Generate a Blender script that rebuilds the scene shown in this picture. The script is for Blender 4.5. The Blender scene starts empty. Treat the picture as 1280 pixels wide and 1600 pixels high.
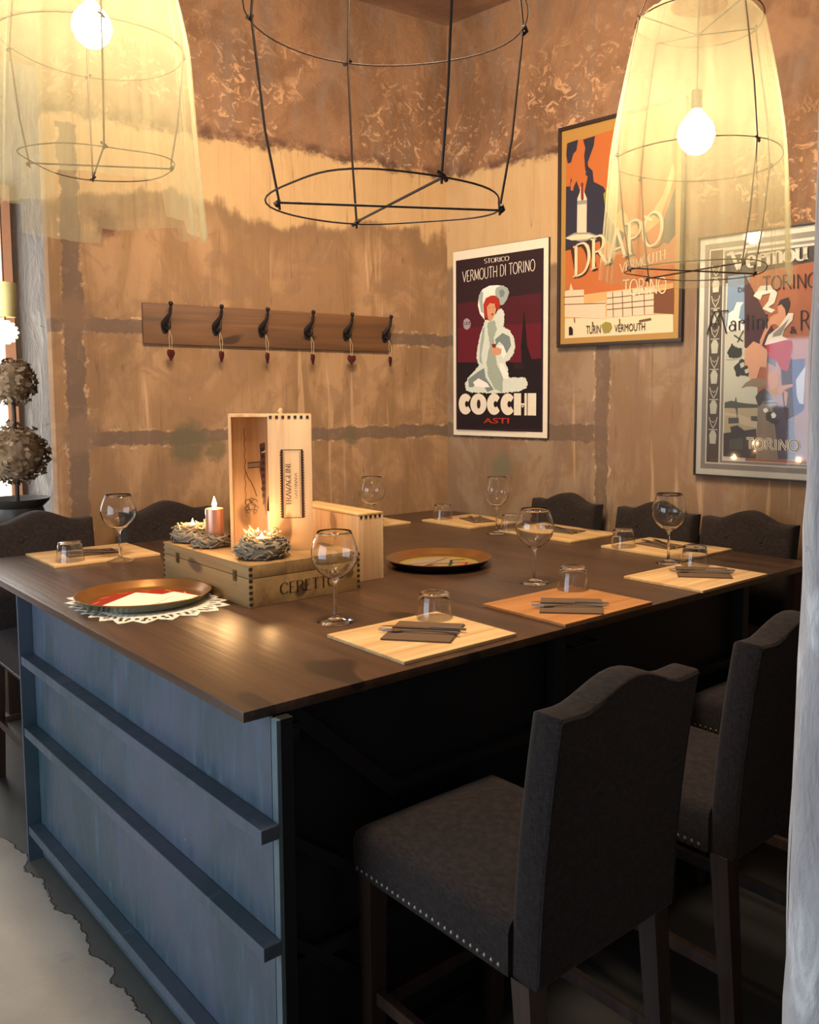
import bpy, bmesh, math, random
from mathutils import Vector, Matrix, noise
R = math.radians
sc = bpy.context.scene
COL = sc.collection
random.seed(7)

# ------------------------------------------------------------------ camera
# world: table near corner at the origin, x and y along the table edges, z up (metres)
TH = 0.96
CAM = Vector((-0.802, -1.565, 1.58))
cd = bpy.data.cameras.new('camera'); cam = bpy.data.objects.new('camera', cd); COL.objects.link(cam)
cd.sensor_fit = 'HORIZONTAL'; cd.sensor_width = 36.0; cd.lens = 1368/1280*36
cd.shift_x = -110/1280; cd.shift_y = -56/1280; cd.clip_start = 0.05
cam.location = CAM
cam.rotation_euler = (R(90) - math.atan(119/1368), 0, -R(90-47.337))
sc.camera = cam

# ------------------------------------------------------------------ light and exposure
sc.view_settings.view_transform = 'Standard'; sc.view_settings.look = 'None'
sc.view_settings.exposure = 0.22; sc.view_settings.gamma = 1.0
sc.view_settings.use_curve_mapping = False
sc.cycles.use_denoising = True
sc.cycles.max_bounces = 10; sc.cycles.transparent_max_bounces = 16
sc.cycles.sample_clamp_indirect = 6.0
world = bpy.data.worlds.new('world'); sc.world = world; world.use_nodes = True
world.node_tree.nodes['Background'].inputs[0].default_value = (0.62, 0.68, 0.78, 1)
world.node_tree.nodes['Background'].inputs[1].default_value = 0.11

def area(name, loc, rot, sx, sy, power, col):
    l = bpy.data.lights.new(name, 'AREA'); l.shape = 'RECTANGLE'; l.size = sx; l.size_y = sy
    l.energy = power; l.color = col
    o = bpy.data.objects.new(name, l); COL.objects.link(o); o.location = loc; o.rotation_euler = rot
    return o
DAY = (0.68, 0.83, 1.0)
# daylight through the shop windows to the left of the table, behind the photographer
area('daylight_window_side', (-2.6, 0.9, 1.2), (R(90), 0, R(-90)), 2.6, 2.0, 82, DAY)
area('daylight_window_rear', (-2.6, -3.4, 1.7), (R(90), 0, R(-40)), 1.4, 1.8, 7, (0.75, 0.86, 1.0))
area('back_room_fill', (-0.6, 3.4, 1.9), (R(90), 0, R(-55)), 1.0, 1.6, 45, (1.0, 0.95, 0.88))  # added fill that brightens the neighbouring room's grey wall, no window stands here
# added warm fill lights aimed at the two plaster walls, no real fixtures
area('wall_fill_left', (0.2, 0.3, 3.4), (R(48), 0, R(-5)), 0.4, 0.4, 60, (1.0, 0.80, 0.58))
area('wall_fill_right', (0.9, 0.3, 3.4), (R(48), 0, R(-75)), 0.4, 0.4, 42, (1.0, 0.80, 0.58))

# ------------------------------------------------------------------ node helpers
def srgb(h):
    if isinstance(h, str):
        c = [int(h[i:i+2], 16)/255 for i in (0, 2, 4)]
    else: c = [v/255 for v in h]
    return tuple((v/12.92 if v <= .04045 else ((v+.055)/1.055)**2.4) for v in c) + (1,)
class NT:
    def __init__(s, name, rough=.5, metal=0, spec=.5):
        s.m = bpy.data.materials.new(name); s.m.use_nodes = True
        s.t = s.m.node_tree; s.b = s.t.nodes['Principled BSDF']
        s.b.inputs['Roughness'].default_value = rough; s.b.inputs['Metallic'].default_value = metal
        s.b.inputs['Specular IOR Level'].default_value = spec
    def n(s, typ, **kw):
        nd = s.t.nodes.new(typ)
        for k, v in kw.items(): setattr(nd, k, v)
        return nd
    def link(s, a, b): s.t.links.new(a, b)
    def setin(s, sock, v):
        if hasattr(v, 'is_linked') or isinstance(v, bpy.types.NodeSocket): s.link(v, sock)
        else: sock.default_value = v
    def coord(s, kind='Object', scale=(1, 1, 1), rot=(0, 0, 0)):
        tc = s.n('ShaderNodeTexCoord'); mp = s.n('ShaderNodeMapping')
        mp.inputs['Scale'].default_value = scale; mp.inputs['Rotation'].default_value = rot
        s.link(tc.outputs[kind], mp.inputs['Vector']); return mp.outputs[0]
    def noise(s, vec, scale, detail=6, rough=.6, dist=0):
        nd = s.n('ShaderNodeTexNoise'); nd.inputs['Scale'].default_value = scale
        nd.inputs['Detail'].default_value = detail; nd.inputs['Roughness'].default_value = rough
        nd.inputs['Distortion'].default_value = dist
        s.link(vec, nd.inputs['Vector']); return nd.outputs['Fac']
    def math(s, op, a, b=0, clamp=False):
        nd = s.n('ShaderNodeMath', operation=op); nd.use_clamp = clamp
        s.setin(nd.inputs[0], a); s.setin(nd.inputs[1], b); return nd.outputs[0]
    def ss(s, v, a, b, lo=0., hi=1.):
        nd = s.n('ShaderNodeMapRange', interpolation_type='SMOOTHSTEP')
        s.setin(nd.inputs['Value'], v); nd.inputs['From Min'].default_value = a; nd.inputs['From Max'].default_value = b
        nd.inputs['To Min'].default_value = lo; nd.inputs['To Max'].default_value = hi; return nd.outputs['Result']
    def mix(s, f, a, b):
        nd = s.n('ShaderNodeMix', data_type='RGBA'); s.setin(nd.inputs[0], f)
        s.setin(nd.inputs[6], a); s.setin(nd.inputs[7], b); return nd.outputs[2]
    def color(s, v): s.setin(s.b.inputs['Base Color'], v)
    def bump(s, h, strength=.3, dist=.01):
        bp = s.n('ShaderNodeBump'); bp.inputs['Strength'].default_value = strength; bp.inputs['Distance'].default_value = dist
        s.link(h, bp.inputs['Height']); s.link(bp.outputs[0], s.b.inputs['Normal'])
    def sep(s, v):
        nd = s.n('ShaderNodeSeparateXYZ'); s.link(v, nd.inputs[0]); return nd.outputs
MAT = {}
def flat(name, col, rough=.5, metal=0, spec=.5, var=.12, scale=30, coat=0):
    N = NT(name, rough, metal, spec); c = srgb(col)
    f = N.noise(N.coord(), scale, 4)
    d = tuple(v*(1-var) for v in c[:3]) + (1,); l = tuple(min(1, v*(1+var)) for v in c[:3]) + (1,)
    N.color(N.mix(f, d, l)); N.b.inputs['Coat Weight'].default_value = coat
    MAT[name] = N.m; return N.m
def wood(name, dark, light, axis=0, grain=14, rough=.5, knots=True, bump=.15, spec=.4, streak=1.0):
    N = NT(name, rough, 0, spec)
    sc_ = [grain*3]*3; sc_[axis] = grain*.16
    v = N.coord(scale=tuple(sc_)); f = N.noise(v, .55, 8, .62, .6)
    sc2 = [grain*12]*3; sc2[axis] = grain*.4
    g = N.noise(N.coord(scale=tuple(sc2)), .6, 3, .5)
    k = N.ss(f, .30, .70)
    c = N.mix(k, srgb(dark), srgb(light))
    dk = tuple(x*.55 for x in srgb(dark)[:3]) + (1,)
    c = N.mix(N.math('MULTIPLY', N.ss(g, .55, .8), .35*streak), c, dk)
    if knots:
        sk = [7]*3; sk[axis] = 3
        kn = N.noise(N.coord(scale=tuple(sk)), 1.3, 1, .3)
        c = N.mix(N.ss(kn, .70, .76), c, dk)
    N.color(c); N.bump(g, bump, .004)
    MAT[name] = N.m; return N.m
def fabric(name, col, scale=900):
    N = NT(name, .95, 0, .15); c = srgb(col)
    w1 = N.noise(N.coord(scale=(1, 1, .12)), scale*.5, 2); w2 = N.noise(N.coord(scale=(.12, .12, 1)), scale*.5, 2)
    f = N.math('MULTIPLY', N.math('ADD', w1, w2), .5)
    c1 = tuple(v*.6 for v in c[:3]) + (1,); c2 = tuple(v*1.35 for v in c[:3]) + (1,)
    N.color(N.mix(N.ss(f, .38, .62), c1, c2)); N.bump(f, .35, .002)
    N.b.inputs['Sheen Weight'].default_value = .05
    MAT[name] = N.m; return N.m
def glass_mat(name):
    N = NT(name, .0, 0, .5); N.b.inputs['Transmission Weight'].default_value = 1; N.b.inputs['IOR'].default_value = 1.38
    f = N.noise(N.coord(), 12, 2); N.color(N.mix(f, (.97, .98, .97, 1), (1, 1, 1, 1)))
    MAT[name] = N.m; return N.m
def glow(name, col, strength):
    N = NT(name); N.b.inputs['Emission Color'].default_value = col; N.b.inputs['Emission Strength'].default_value = strength
    f = N.noise(N.coord(), 5, 1); N.color(N.mix(f, (.9, .8, .6, 1), (1, .9, .7, 1)))
    MAT[name] = N.m; return N.m

# plaster walls: uv = metres along the wall from the corner, metres above the floor
def plaster(name, base, warm, bands, spots, top_z, lowered, cream_to, tint, seed):
    N = NT(name, .82, 0, .25)
    uv = N.n('ShaderNodeUVMap'); mp = N.n('ShaderNodeMapping'); N.link(uv.outputs[0], mp.inputs[0])
    off = N.n('ShaderNodeMapping'); N.link(mp.outputs[0], off.inputs[0]); off.inputs['Location'].default_value = (seed, seed*.7, 0)
    V = off.outputs[0]
    def scaled(a, b):
        q = N.n('ShaderNodeMapping'); N.link(V, q.inputs[0]); q.inputs['Scale'].default_value = (a, b, 1); return q.outputs[0]
    n_edge = N.math('MULTIPLY', N.math('SUBTRACT', N.noise(V, 9, 5, .65), .5), .07)
    n_edge2 = N.math('MULTIPLY', N.math('SUBTRACT', N.noise(V, 26, 4, .6), .5), .03)
    n_big = N.math('SUBTRACT', N.noise(V, 1.6, 5, .55), .5)
    streak = N.noise(scaled(5, 1.1), 1.5, 6, .6, .6)
    fine = N.noise(scaled(60, 3), 1.5, 4, .6)
    patch = N.noise(scaled(1.6, 1.0), 1.7, 7, .62, .8)
    s, z, _ = N.sep(mp.outputs[0])
    sn = N.math('ADD', s, N.math('ADD', n_edge, n_edge2)); zn = N.math('ADD', z, N.math('ADD', n_edge, n_edge2))
    c = N.mix(N.ss(patch, .42, .58), srgb(base), srgb(warm))
    c = N.mix(N.ss(streak, .46, .62, 0, .6), c, srgb(tint))
    c = N.mix(N.ss(N.noise(scaled(2.2, 2.0), 2.3, 5, .6, 1.2), .50, .58, 0, .55), c, srgb('84654b'))
    c = N.mix(N.ss(N.noise(scaled(7, .5), 2.0, 3, .5, .4), .62, .70, 0, .35), c, srgb('d6ae84'))
    c = N.mix(N.ss(fine, .56, .76, 0, .16), c, srgb('6f4b33'))
    # lighter wash below the rough upper coat, ending in brush drips
    drip = N.math('ADD', z, N.math('MULTIPLY', N.math('SUBTRACT', N.noise(scaled(10, .5), 1.4, 4, .6), .5), .16))
    drip = N.math('ADD', drip, N.math('MULTIPLY', n_big, .55))
    w = N.ss(drip, cream_to-.02, cream_to+.03)
    c = N.mix(N.math('MULTIPLY', w, .80), c, N.mix(streak, srgb('d0ae7e'), srgb('b89262')))
    under = N.math('MULTIPLY', N.math('SUBTRACT', 1, w), N.ss(drip, cream_to-.20, cream_to-.02))
    c = N.mix(N.math('MULTIPLY', under, .62), c, srgb('7c6043'))
    # light mineral specks
    sp = N.noise(V, 38, 3, .7)
    c = N.mix(N.ss(sp, .70, .76, 0, .6), c, srgb('e0c09a'))
    sp2 = N.noise(V, 21, 4, .7, .5)
    c = N.mix(N.ss(sp2, .69, .75, 0, .5), c, srgb('6d5040'))
    # thin vertical cracks
    cr = N.noise(scaled(16, .35), 1.0, 2, .4)
    c = N.mix(N.ss(N.math('ABSOLUTE', N.math('SUBTRACT', cr, .5)), .004, .0, 0, .45), c, srgb('5d4232'))
    # filled chases (dark mortar bands)
    for (a0, a1, b0, b1) in bands:
        mk = N.math('MULTIPLY', N.math('MULTIPLY', N.ss(sn, a0, a0+.006), N.ss(sn, a1, a1-.006)),
                    N.math('MULTIPLY', N.ss(zn, b0, b0+.006), N.ss(zn, b1, b1-.006)))
        rim = N.math('MULTIPLY', N.math('MULTIPLY', N.ss(sn, a0-.014, a0-.006), N.ss(sn, a1+.014, a1+.006)),
                    N.math('MULTIPLY', N.ss(zn, b0-.014, b0-.006), N.ss(zn, b1+.014, b1+.006)))
        rimn = N.math('MULTIPLY', rim, N.ss(N.noise(V, 14, 4, .7), .52, .66, 0, .45))
        c = N.mix(rimn, c, srgb('e2bd92'))
        c = N.mix(N.math('MULTIPLY', mk, .88), c, N.mix(patch, srgb('5f4d40'), srgb('745d4b')))
    for (a, b, r, col) in spots:
        q = N.n('ShaderNodeCombineXYZ'); N.link(s, q.inputs[0]); N.link(z, q.inputs[1])
        d = N.n('ShaderNodeVectorMath', operation='DISTANCE'); N.link(q.outputs[0], d.inputs[0]); d.inputs[1].default_value = (a, b, 0)
        dd = N.math('ADD', d.outputs['Value'], N.math('MULTIPLY', N.math('ADD', n_edge, n_edge2), 1.6))
        c = N.mix(N.ss(dd, r, r*.45, 0, .85), c, srgb(col))
    # rough reddish upper coat
    z2 = N.math('ADD', z, N.ss(s, 1.25, 1.6, 0, lowered)) if lowered else z
    zt = N.math('ADD', z2, N.math('MULTIPLY', N.math('ADD', n_edge, n_edge2), 1.5))
    up = N.ss(zt, top_z-.012, top_z+.012)
    redmix = N.mix(N.ss(patch, .40, .62), srgb('7c5a40'), srgb('966f50'))
    redmix = N.mix(N.ss(streak, .45, .7, 0, .6), redmix, srgb('857060'))
    fl = N.noise(V, 13, 7, .72, 1.6)
    flz = N.math('MULTIPLY', N.ss(fl, .53, .60), N.math('MULTIPLY', N.ss(z2, top_z+.75, top_z+.25), N.ss(N.noise(V, 2.0, 3), .40, .56)))
    redmix = N.mix(N.math('MULTIPLY', flz, .8), redmix, srgb('cfa077'))
    c = N.mix(up, c, redmix)
    line = N.math('MULTIPLY', N.ss(zt, top_z-.035, top_z-.0), N.ss(zt, top_z+.075, top_z+.01))
    c = N.mix(N.math('MULTIPLY', line, N.ss(N.noise(V, 7, 4), .42, .58, 0, .85)), c, srgb('5c4033'))
    N.color(c)
    h = N.math('ADD', N.math('MULTIPLY', streak, .5), N.math('ADD', N.math('MULTIPLY', N.math('MULTIPLY', up, fl), 2.6), N.math('MULTIPLY', fine, .25)))
    N.bump(h, .55, .012)
    MAT[name] = N.m; return N.m

# ------------------------------------------------------------------ mesh helpers
class MB:
    def __init__(s): s.v = []; s.f = []; s.mi = []; s.M = Matrix(); s.uv = None
    def add(s, vs, fs, mi=0):
        o = len(s.v); s.v += [s.M @ Vector(p) for p in vs]
        for f in fs: s.f.append([i+o for i in f]); s.mi.append(mi)
    def box(s, a, b, mi=0, bev=0):
        x0, y0, z0 = a; x1, y1, z1 = b
        if bev > 0:
            bm = bmesh.new(); bmesh.ops.create_cube(bm, size=1)
            for v in bm.verts: v.co = Vector((x0+(v.co.x+.5)*(x1-x0), y0+(v.co.y+.5)*(y1-y0), z0+(v.co.z+.5)*(z1-z0)))
            bmesh.ops.bevel(bm, geom=bm.edges[:], offset=bev, segments=2, affect='EDGES', profile=.6)
            s.add([v.co.copy() for v in bm.verts], [[v.index for v in f.verts] for f in bm.faces], mi); bm.free(); return
        s.add([(x0,y0,z0),(x1,y0,z0),(x1,y1,z0),(x0,y1,z0),(x0,y0,z1),(x1,y0,z1),(x1,y1,z1),(x0,y1,z1)],
              [(0,3,2,1),(4,5,6,7),(0,1,5,4),(1,2,6,5),(2,3,7,6),(3,0,4,7)], mi)
    def lathe(s, prof, n=32, c=(0,0,0), mi=0, wob=None):
        vs = []; fs = []; m = len(prof)
        for i in range(n):
            a = 2*math.pi*i/n
            for (r, z) in prof:
                k = 1 if wob is None else wob(a, z)
                vs.append((c[0]+r*k*math.cos(a), c[1]+r*k*math.sin(a), c[2]+z))
        for i in range(n):
            j = (i+1) % n
            for k in range(m-1): fs.append((i*m+k, j*m+k, j*m+k+1, i*m+k+1))
        s.add(vs, fs, mi)
    def tube(s, pts, r, n=8, mi=0, caps=True, closed=False):
        pts = [Vector(p) for p in pts]; m = len(pts); vs = []; fs = []; up = None
        rr = r if isinstance(r, (list, tuple)) else [r]*m
        for i, p in enumerate(pts):
            if closed: t = pts[(i+1) % m]-pts[i-1]
            else: t = pts[min(i+1, m-1)]-pts[max(i-1, 0)]
            t.normalize()
            if up is None: up = t.orthogonal().normalized()
            up = (up - t*up.dot(t)); up = up.normalized() if up.length > 1e-6 else t.orthogonal().normalized()
            w = t.cross(up)
            for k in range(n):
                a = 2*math.pi*k/n; vs.append(p+(up*math.cos(a)+w*math.sin(a))*rr[i])
        for i in range(m if closed else m-1):
            j = (i+1) % m
            for k in range(n): fs.append((i*n+k, i*n+(k+1) % n, j*n+(k+1) % n, j*n+k))
        if caps and not closed: fs.append(tuple(range(n))[::-1]); fs.append(tuple((m-1)*n+k for k in range(n)))
        s.add(vs, fs, mi)
    def ball(s, c, r, n=12, m=8, mi=0, sc_=(1,1,1)):
        vs = [(c[0], c[1], c[2]-r*sc_[2])]; fs = []
        for j in range(1, m):
            b = -math.pi/2+math.pi*j/m
            for i in range(n):
                a = 2*math.pi*i/n
                vs.append((c[0]+r*math.cos(b)*math.cos(a)*sc_[0], c[1]+r*math.cos(b)*math.sin(a)*sc_[1], c[2]+r*math.sin(b)*sc_[2]))
        vs.append((c[0], c[1], c[2]+r*sc_[2])); t = len(vs)-1
        for i in range(n): fs.append((0, 1+(i+1) % n, 1+i)); fs.append((t, t-n+i, t-n+(i+1) % n))
        for j in range(m-2):
            for i in range(n): a = 1+j*n+i; b = 1+j*n+(i+1) % n; fs.append((a, b, b+n, a+n))
        s.add(vs, fs, mi)
    def prism(s, poly, z0, z1, mi=0):
        n = len(poly)
        s.add([(x, y, z0) for x, y in poly]+[(x, y, z1) for x, y in poly],
              [tuple(range(n))[::-1], tuple(range(n, 2*n))]+[(i, (i+1) % n, n+(i+1) % n, n+i) for i in range(n)], mi)
    def taper(s, a, b, wa, wb, mi=0):
        (x0, y0, z0), (x1, y1, z1) = a, b; h = wa/2; k = wb/2
        s.add([(x0-h,y0-h,z0),(x0+h,y0-h,z0),(x0+h,y0+h,z0),(x0-h,y0+h,z0),(x1-k,y1-k,z1),(x1+k,y1-k,z1),(x1+k,y1+k,z1),(x1-k,y1+k,z1)],
              [(0,3,2,1),(4,5,6,7),(0,1,5,4),(1,2,6,5),(2,3,7,6),(3,0,4,7)] if z1 > z0 else
              [(0,1,2,3),(4,7,6,5),(0,4,5,1),(1,5,6,2),(2,6,7,3),(3,7,4,0)], mi)
    def build(s, name, mats, parent=None, loc=(0,0,0), rot=(0,0,0), smooth=35, uv=None, fixn=True):
        me = bpy.data.meshes.new(name); me.from_pydata([tuple(v) for v in s.v], [], s.f)
        if not isinstance(mats, (list, tuple)): mats = [mats]
        for m in mats: me.materials.append(MAT[m] if isinstance(m, str) else m)
        me.polygons.foreach_set('material_index', s.mi)
        if fixn:
            bm = bmesh.new(); bm.from_mesh(me); bmesh.ops.recalc_face_normals(bm, faces=bm.faces[:]); bm.to_mesh(me); bm.free()
        if uv:
            ul = me.uv_layers.new(name='UVMap')
            for lp in me.loops: ul.data[lp.index].uv = uv(me.vertices[lp.vertex_index].co)
        if smooth:
            me.polygons.foreach_set('use_smooth', [True]*len(me.polygons)); me.set_sharp_from_angle(angle=R(smooth))
        o = bpy.data.objects.new(name, me); COL.objects.link(o); o.location = loc; o.rotation_euler = rot
        if parent: o.parent = parent
        return o
def thing(name, label, cat, loc=(0,0,0), rz=0, group=None):
    o = bpy.data.objects.new(name, None); COL.objects.link(o); o.empty_display_size = .05
    o.location = loc; o.rotation_euler = (0, 0, rz); o['label'] = label; o['category'] = cat
    if group: o['group'] = group
    return o
def tag(o, label, cat, group=None):
    o['label'] = label; o['category'] = cat
    if group: o['group'] = group
    return o
def struct(o): o['kind'] = 'structure'; return o
def dup(root, loc, rz, label, group=None, scale=None):
    def cp(o, par):
        c = o.copy(); COL.objects.link(c)
        if par: c.parent = par
        for ch in list(o.children): cp(ch, c)
        return c
    r = cp(root, None); r.location = loc; r.rotation_euler = (0, 0, rz); r['label'] = label
    if group: r['group'] = group
    if scale: r.scale = scale
    return r

# ------------------------------------------------------------------ flat printed artwork (lettering and shapes on a sheet)
def arcp(cx, cy, rx, ry, a0, a1, n=10):
    return [(cx+rx*math.cos(R(a0+(a1-a0)*i/n)), cy+ry*math.sin(R(a0+(a1-a0)*i/n))) for i in range(n+1)]
# stroke lettering in a unit box: advance width, strokes, serif points (x, y)
GL = {
 'A': (.9, [[(.05,0),(.45,1)],[(.45,1),(.85,0)],[(.2,.35),(.7,.35)]], [(.05,0),(.85,0)]),
 'C': (.85, [arcp(.47,.5,.4,.5,50,310,16)], [(.74,.86),(.74,.14)]),
 'D': (.9, [[(.15,0),(.15,1)],[(.15,1)]+arcp(.4,.5,.42,.5,90,-90,12)+[(.15,0)]], [(.12,0),(.12,1)]),
 'E': (.7, [[(.15,0),(.15,1)],[(.15,1),(.62,1)],[(.15,.52),(.5,.52)],[(.15,0),(.65,0)]], [(.12,0),(.12,1)]),
 'G': (.9, [arcp(.47,.5,.4,.5,50,330,16)+[(.8,.42)],[(.55,.42),(.88,.42)]], []),
 'H': (.95, [[(.15,0),(.15,1)],[(.8,0),(.8,1)],[(.15,.5),(.8,.5)]], [(.15,0),(.15,1),(.8,0),(.8,1)]),
 'I': (.4, [[(.2,0),(.2,1)]], [(.2,0),(.2,1)]),
 'L': (.7, [[(.15,0),(.15,1)],[(.15,0),(.62,0)]], [(.15,0),(.15,1)]),
 'M': (1.05, [[(.12,0),(.15,1)],[(.15,1),(.52,.1)],[(.52,.1),(.9,1)],[(.9,1),(.93,0)]], [(.12,0),(.93,0),(.12,1),(.93,1)]),
 'N': (.95, [[(.15,0),(.15,1)],[(.15,1),(.8,0)],[(.8,0),(.8,1)]], [(.15,0),(.1,1),(.8,1)]),
 'O': (.95, [arcp(.48,.5,.42,.5,0,360,22)], []),
 'P': (.75, [[(.15,0),(.15,1)],[(.15,1)]+arcp(.38,.74,.3,.26,90,-90,10)+[(.15,.48)]], [(.15,0),(.12,1)]),
 'R': (.85, [[(.15,0),(.15,1)],[(.15,1)]+arcp(.38,.76,.28,.24,90,-90,10)+[(.15,.52)],[(.42,.52),(.82,0)]], [(.15,0),(.12,1),(.82,0)]),
 'S': (.7, [arcp(.35,.75,.26,.25,40,270,10)+arcp(.35,.25,.28,.25,90,-140,10)], []),
 'T': (.8, [[(.4,0),(.4,1)],[(.04,1),(.76,1)]], [(.4,0)]),
 'U': (.9, [[(.13,1),(.13,.35)]+arcp(.45,.33,.32,.33,180,360,10)+[(.77,1)]], [(.13,1),(.77,1)]),
 'V': (.88, [[(.04,1),(.44,0)],[(.44,0),(.84,1)]], [(.04,1),(.84,1)]),
 'X': (.8, [[(.05,0),(.75,1)],[(.05,1),(.75,0)]], []),
 ' ': (.4, [], []),
 'a': (.62, [arcp(.28,.22,.2,.2,0,360,12),[(.5,0),(.5,.5)]+arcp(.36,.5,.14,.14,0,190,8)], []),
 'r': (.5, [[(.14,0),(.14,.62)],[(.14,.45)]+arcp(.33,.5,.15,.14,150,-10,6)+arcp(.4,.5,.06,.06,0,-200,6)], []),
 't': (.4, [[(.18,0),(.18,.95)],[(.02,.66),(.36,.66)]], []),
 'i': (.3, [[(.14,0),(.14,.62)],arcp(.14,.82,.03,.03,0,360,8)], []),
 'n': (.62, [[(.14,0),(.14,.62)],[(.14,.45)]+arcp(.34,.42,.18,.2,160,0,8)+[(.52,0)]], []),
 'o': (.62, [arcp(.3,.3,.24,.3,0,360,16)], []),
 's': (.5, [arcp(.25,.46,.16,.15,30,270,8)+arcp(.25,.16,.18,.16,90,-150,8)], []),
 'm': (.95, [[(.14,0),(.14,.66)],[(.14,.45)]+arcp(.32,.44,.16,.2,160,0,8)+[(.48,0)],[(.48,.45)]+arcp(.65,.44,.16,.2,160,0,8)+[(.82,0)]], [(.14,.62),(.14,0),(.48,0),(.82,0)]),
 'u': (.66, [[(.12,.64),(.12,.2)]+arcp(.32,.2,.2,.2,180,360,8)+[(.52,.64)],[(.52,.3),(.54,0)]], [(.1,.62),(.52,.62),(.56,0)]),
 'e': (.6, [[(.1,.32),(.5,.32)]+arcp(.3,.32,.2,.3,0,300,12)], []),
}
def ribbon(pts, wfun):
    """outline quads of a pen stroke"""
    q = []; L = []; n = len(pts)
    for i, p in enumerate(pts):
        a = pts[max(i-1, 0)]; b = pts[min(i+1, n-1)]
        if i == 0 and n > 2 and pts[0] == pts[-1]: a = pts[-2]
        if i == n-1 and n > 2 and pts[0] == pts[-1]: b = pts[1]
        t = Vector((b[0]-a[0], b[1]-a[1])); t = t.normalized() if t.length > 1e-9 else Vector((1, 0))
        w = wfun(t)/2; nrm = Vector((-t.y, t.x))
        L.append(((p[0]+nrm.x*w, p[1]+nrm.y*w), (p[0]-nrm.x*w, p[1]-nrm.y*w)))
    for i in range(n-1): q.append([L[i][0], L[i][1], L[i+1][1], L[i+1][0]])
    return q
class Art:
    """shapes on a sheet standing in the local xz plane, printed side towards -y"""
    def __init__(s): s.cols = []; s.mb = MB(); s.lay = 0
    def ci(s, c):
        if c not in s.cols: s.cols.append(c)
        return s.cols.index(c)
    def face(s, pts, c):
        y = -0.00012*s.lay
        ar = sum(pts[i][0]*pts[(i+1) % len(pts)][1]-pts[(i+1) % len(pts)][0]*pts[i][1] for i in range(len(pts)))
        if ar < 0: pts = pts[::-1]
        s.mb.add([(p[0], y, p[1]) for p in pts], [tuple(range(len(pts)))], s.ci(c))
    def poly(s, pts, c):
        s.lay += 1; pts = list(pts)
        if c.startswith('fur') or c == 'leaf':      # shaggy outline
            q = []
            for i, p in enumerate(pts):
                b = pts[(i+1) % len(pts)]; L = math.hypot(b[0]-p[0], b[1]-p[1]); k = max(1, int(L/.005))
                nx, nz = (b[1]-p[1])/(L+1e-9), -(b[0]-p[0])/(L+1e-9)
                for j in range(k):
                    t = j/k; w = random.uniform(-.0035, .0035) if j else 0
                    q.append((p[0]+(b[0]-p[0])*t+nx*w, p[1]+(b[1]-p[1])*t+nz*w))
            pts = q
        s.face(pts, c)
    def line(s, pts, w, c):
        s.lay += 1
        for q in ribbon(pts, lambda t: w): s.face(q, c)
    def text(s, p0, p1, ptop, txt, style, c):
        """baseline p0-p1, ptop above p0 gives height"""
        p0 = Vector(p0); p1 = Vector(p1); up = Vector(ptop)-p0; wd = p1-p0
        s.lay += 1
        if style in ('sans', 'bold'):
            cu = bpy.data.curves.new('lettering', 'FONT'); cu.body = txt; cu.size = 1; cu.fill_mode = 'FRONT'; cu.resolution_u = 3
            if style == 'bold': cu.offset = .015
            o = bpy.data.objects.new('lettering', cu); COL.objects.link(o)
            dg = bpy.context.evaluated_depsgraph_get(); me = bpy.data.meshes.new_from_object(o.evaluated_get(dg))
            xs = [v.co.x for v in me.vertices]; ys = [v.co.y for v in me.vertices]
            x0, x1, y1 = min(xs), max(xs), max(ys)
            for p in me.polygons:
                s.face([tuple(p0+wd*((me.vertices[i].co.x-x0)/(x1-x0))+up*(me.vertices[i].co.y/y1)) for i in p.vertices], c)
            bpy.data.objects.remove(o); bpy.data.curves.remove(cu); bpy.data.meshes.remove(me); return
        T, n_, ser = {'serif': (.15, .055, True), 'deco': (.11, .07, False), 'decow': (.13, .08, False), 'nouv': (.10, .06, False),
                      'gothic': (.22, .07, True), 'outline': (.20, .20, False)}[style]
        tot = sum(GL[ch][0] for ch in txt); x = 0
        for ch in txt:
            adv, st, sf = GL[ch]
            asp = up.length/ (wd.length/tot)
            def tr(p): return tuple(p0+wd*((x+p[0])/tot)+up*p[1])
            def put(pts, wf):
                for q in ribbon(pts, wf): s.face([tr(a) for a in q], c)
            for k in st: put(k, lambda t: n_+(T-n_)*t.y*t.y)
            if ser:
                for (a, b) in sf:
                    b2 = b-.02 if b > .5 else b+.02
                    put([(a-.13, b2), (a+.13, b2)], lambda t: .045)
            x += adv
        if style == 'outline':
            s.lay += 1; x = 0
            for ch in txt:
                adv, st, sf = GL[ch]
                for k in st:
                    for q in ribbon(k, lambda t: .09): s.face([tuple(p0+wd*((x+a[0])/tot)+up*a[1]) for a in q], 'darkstone')
                x += adv
    def items(s, lst):
        for it in lst:
            if it[0] == 'p': s.poly(it[2], it[1])
            elif it[0] == 'l': s.line(it[2], it[3], it[1])
            else: s.text(it[2][0], it[2][1], it[2][2], it[3], it[4], it[1])
    def build(s, name, parent, loc=(0,0,0), rot=(0,0,0), back=None, t=.0015):
        """back=(w,h,colour): the sheet itself"""
        if back:
            w, h, c = back; k = s.ci(c); s.mb.box((0, 0.0001, 0), (w, t, h), k)
        return s.mb.build(name, ['ink_'+c for c in s.cols], parent, loc, rot, smooth=0, fixn=False)
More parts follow.
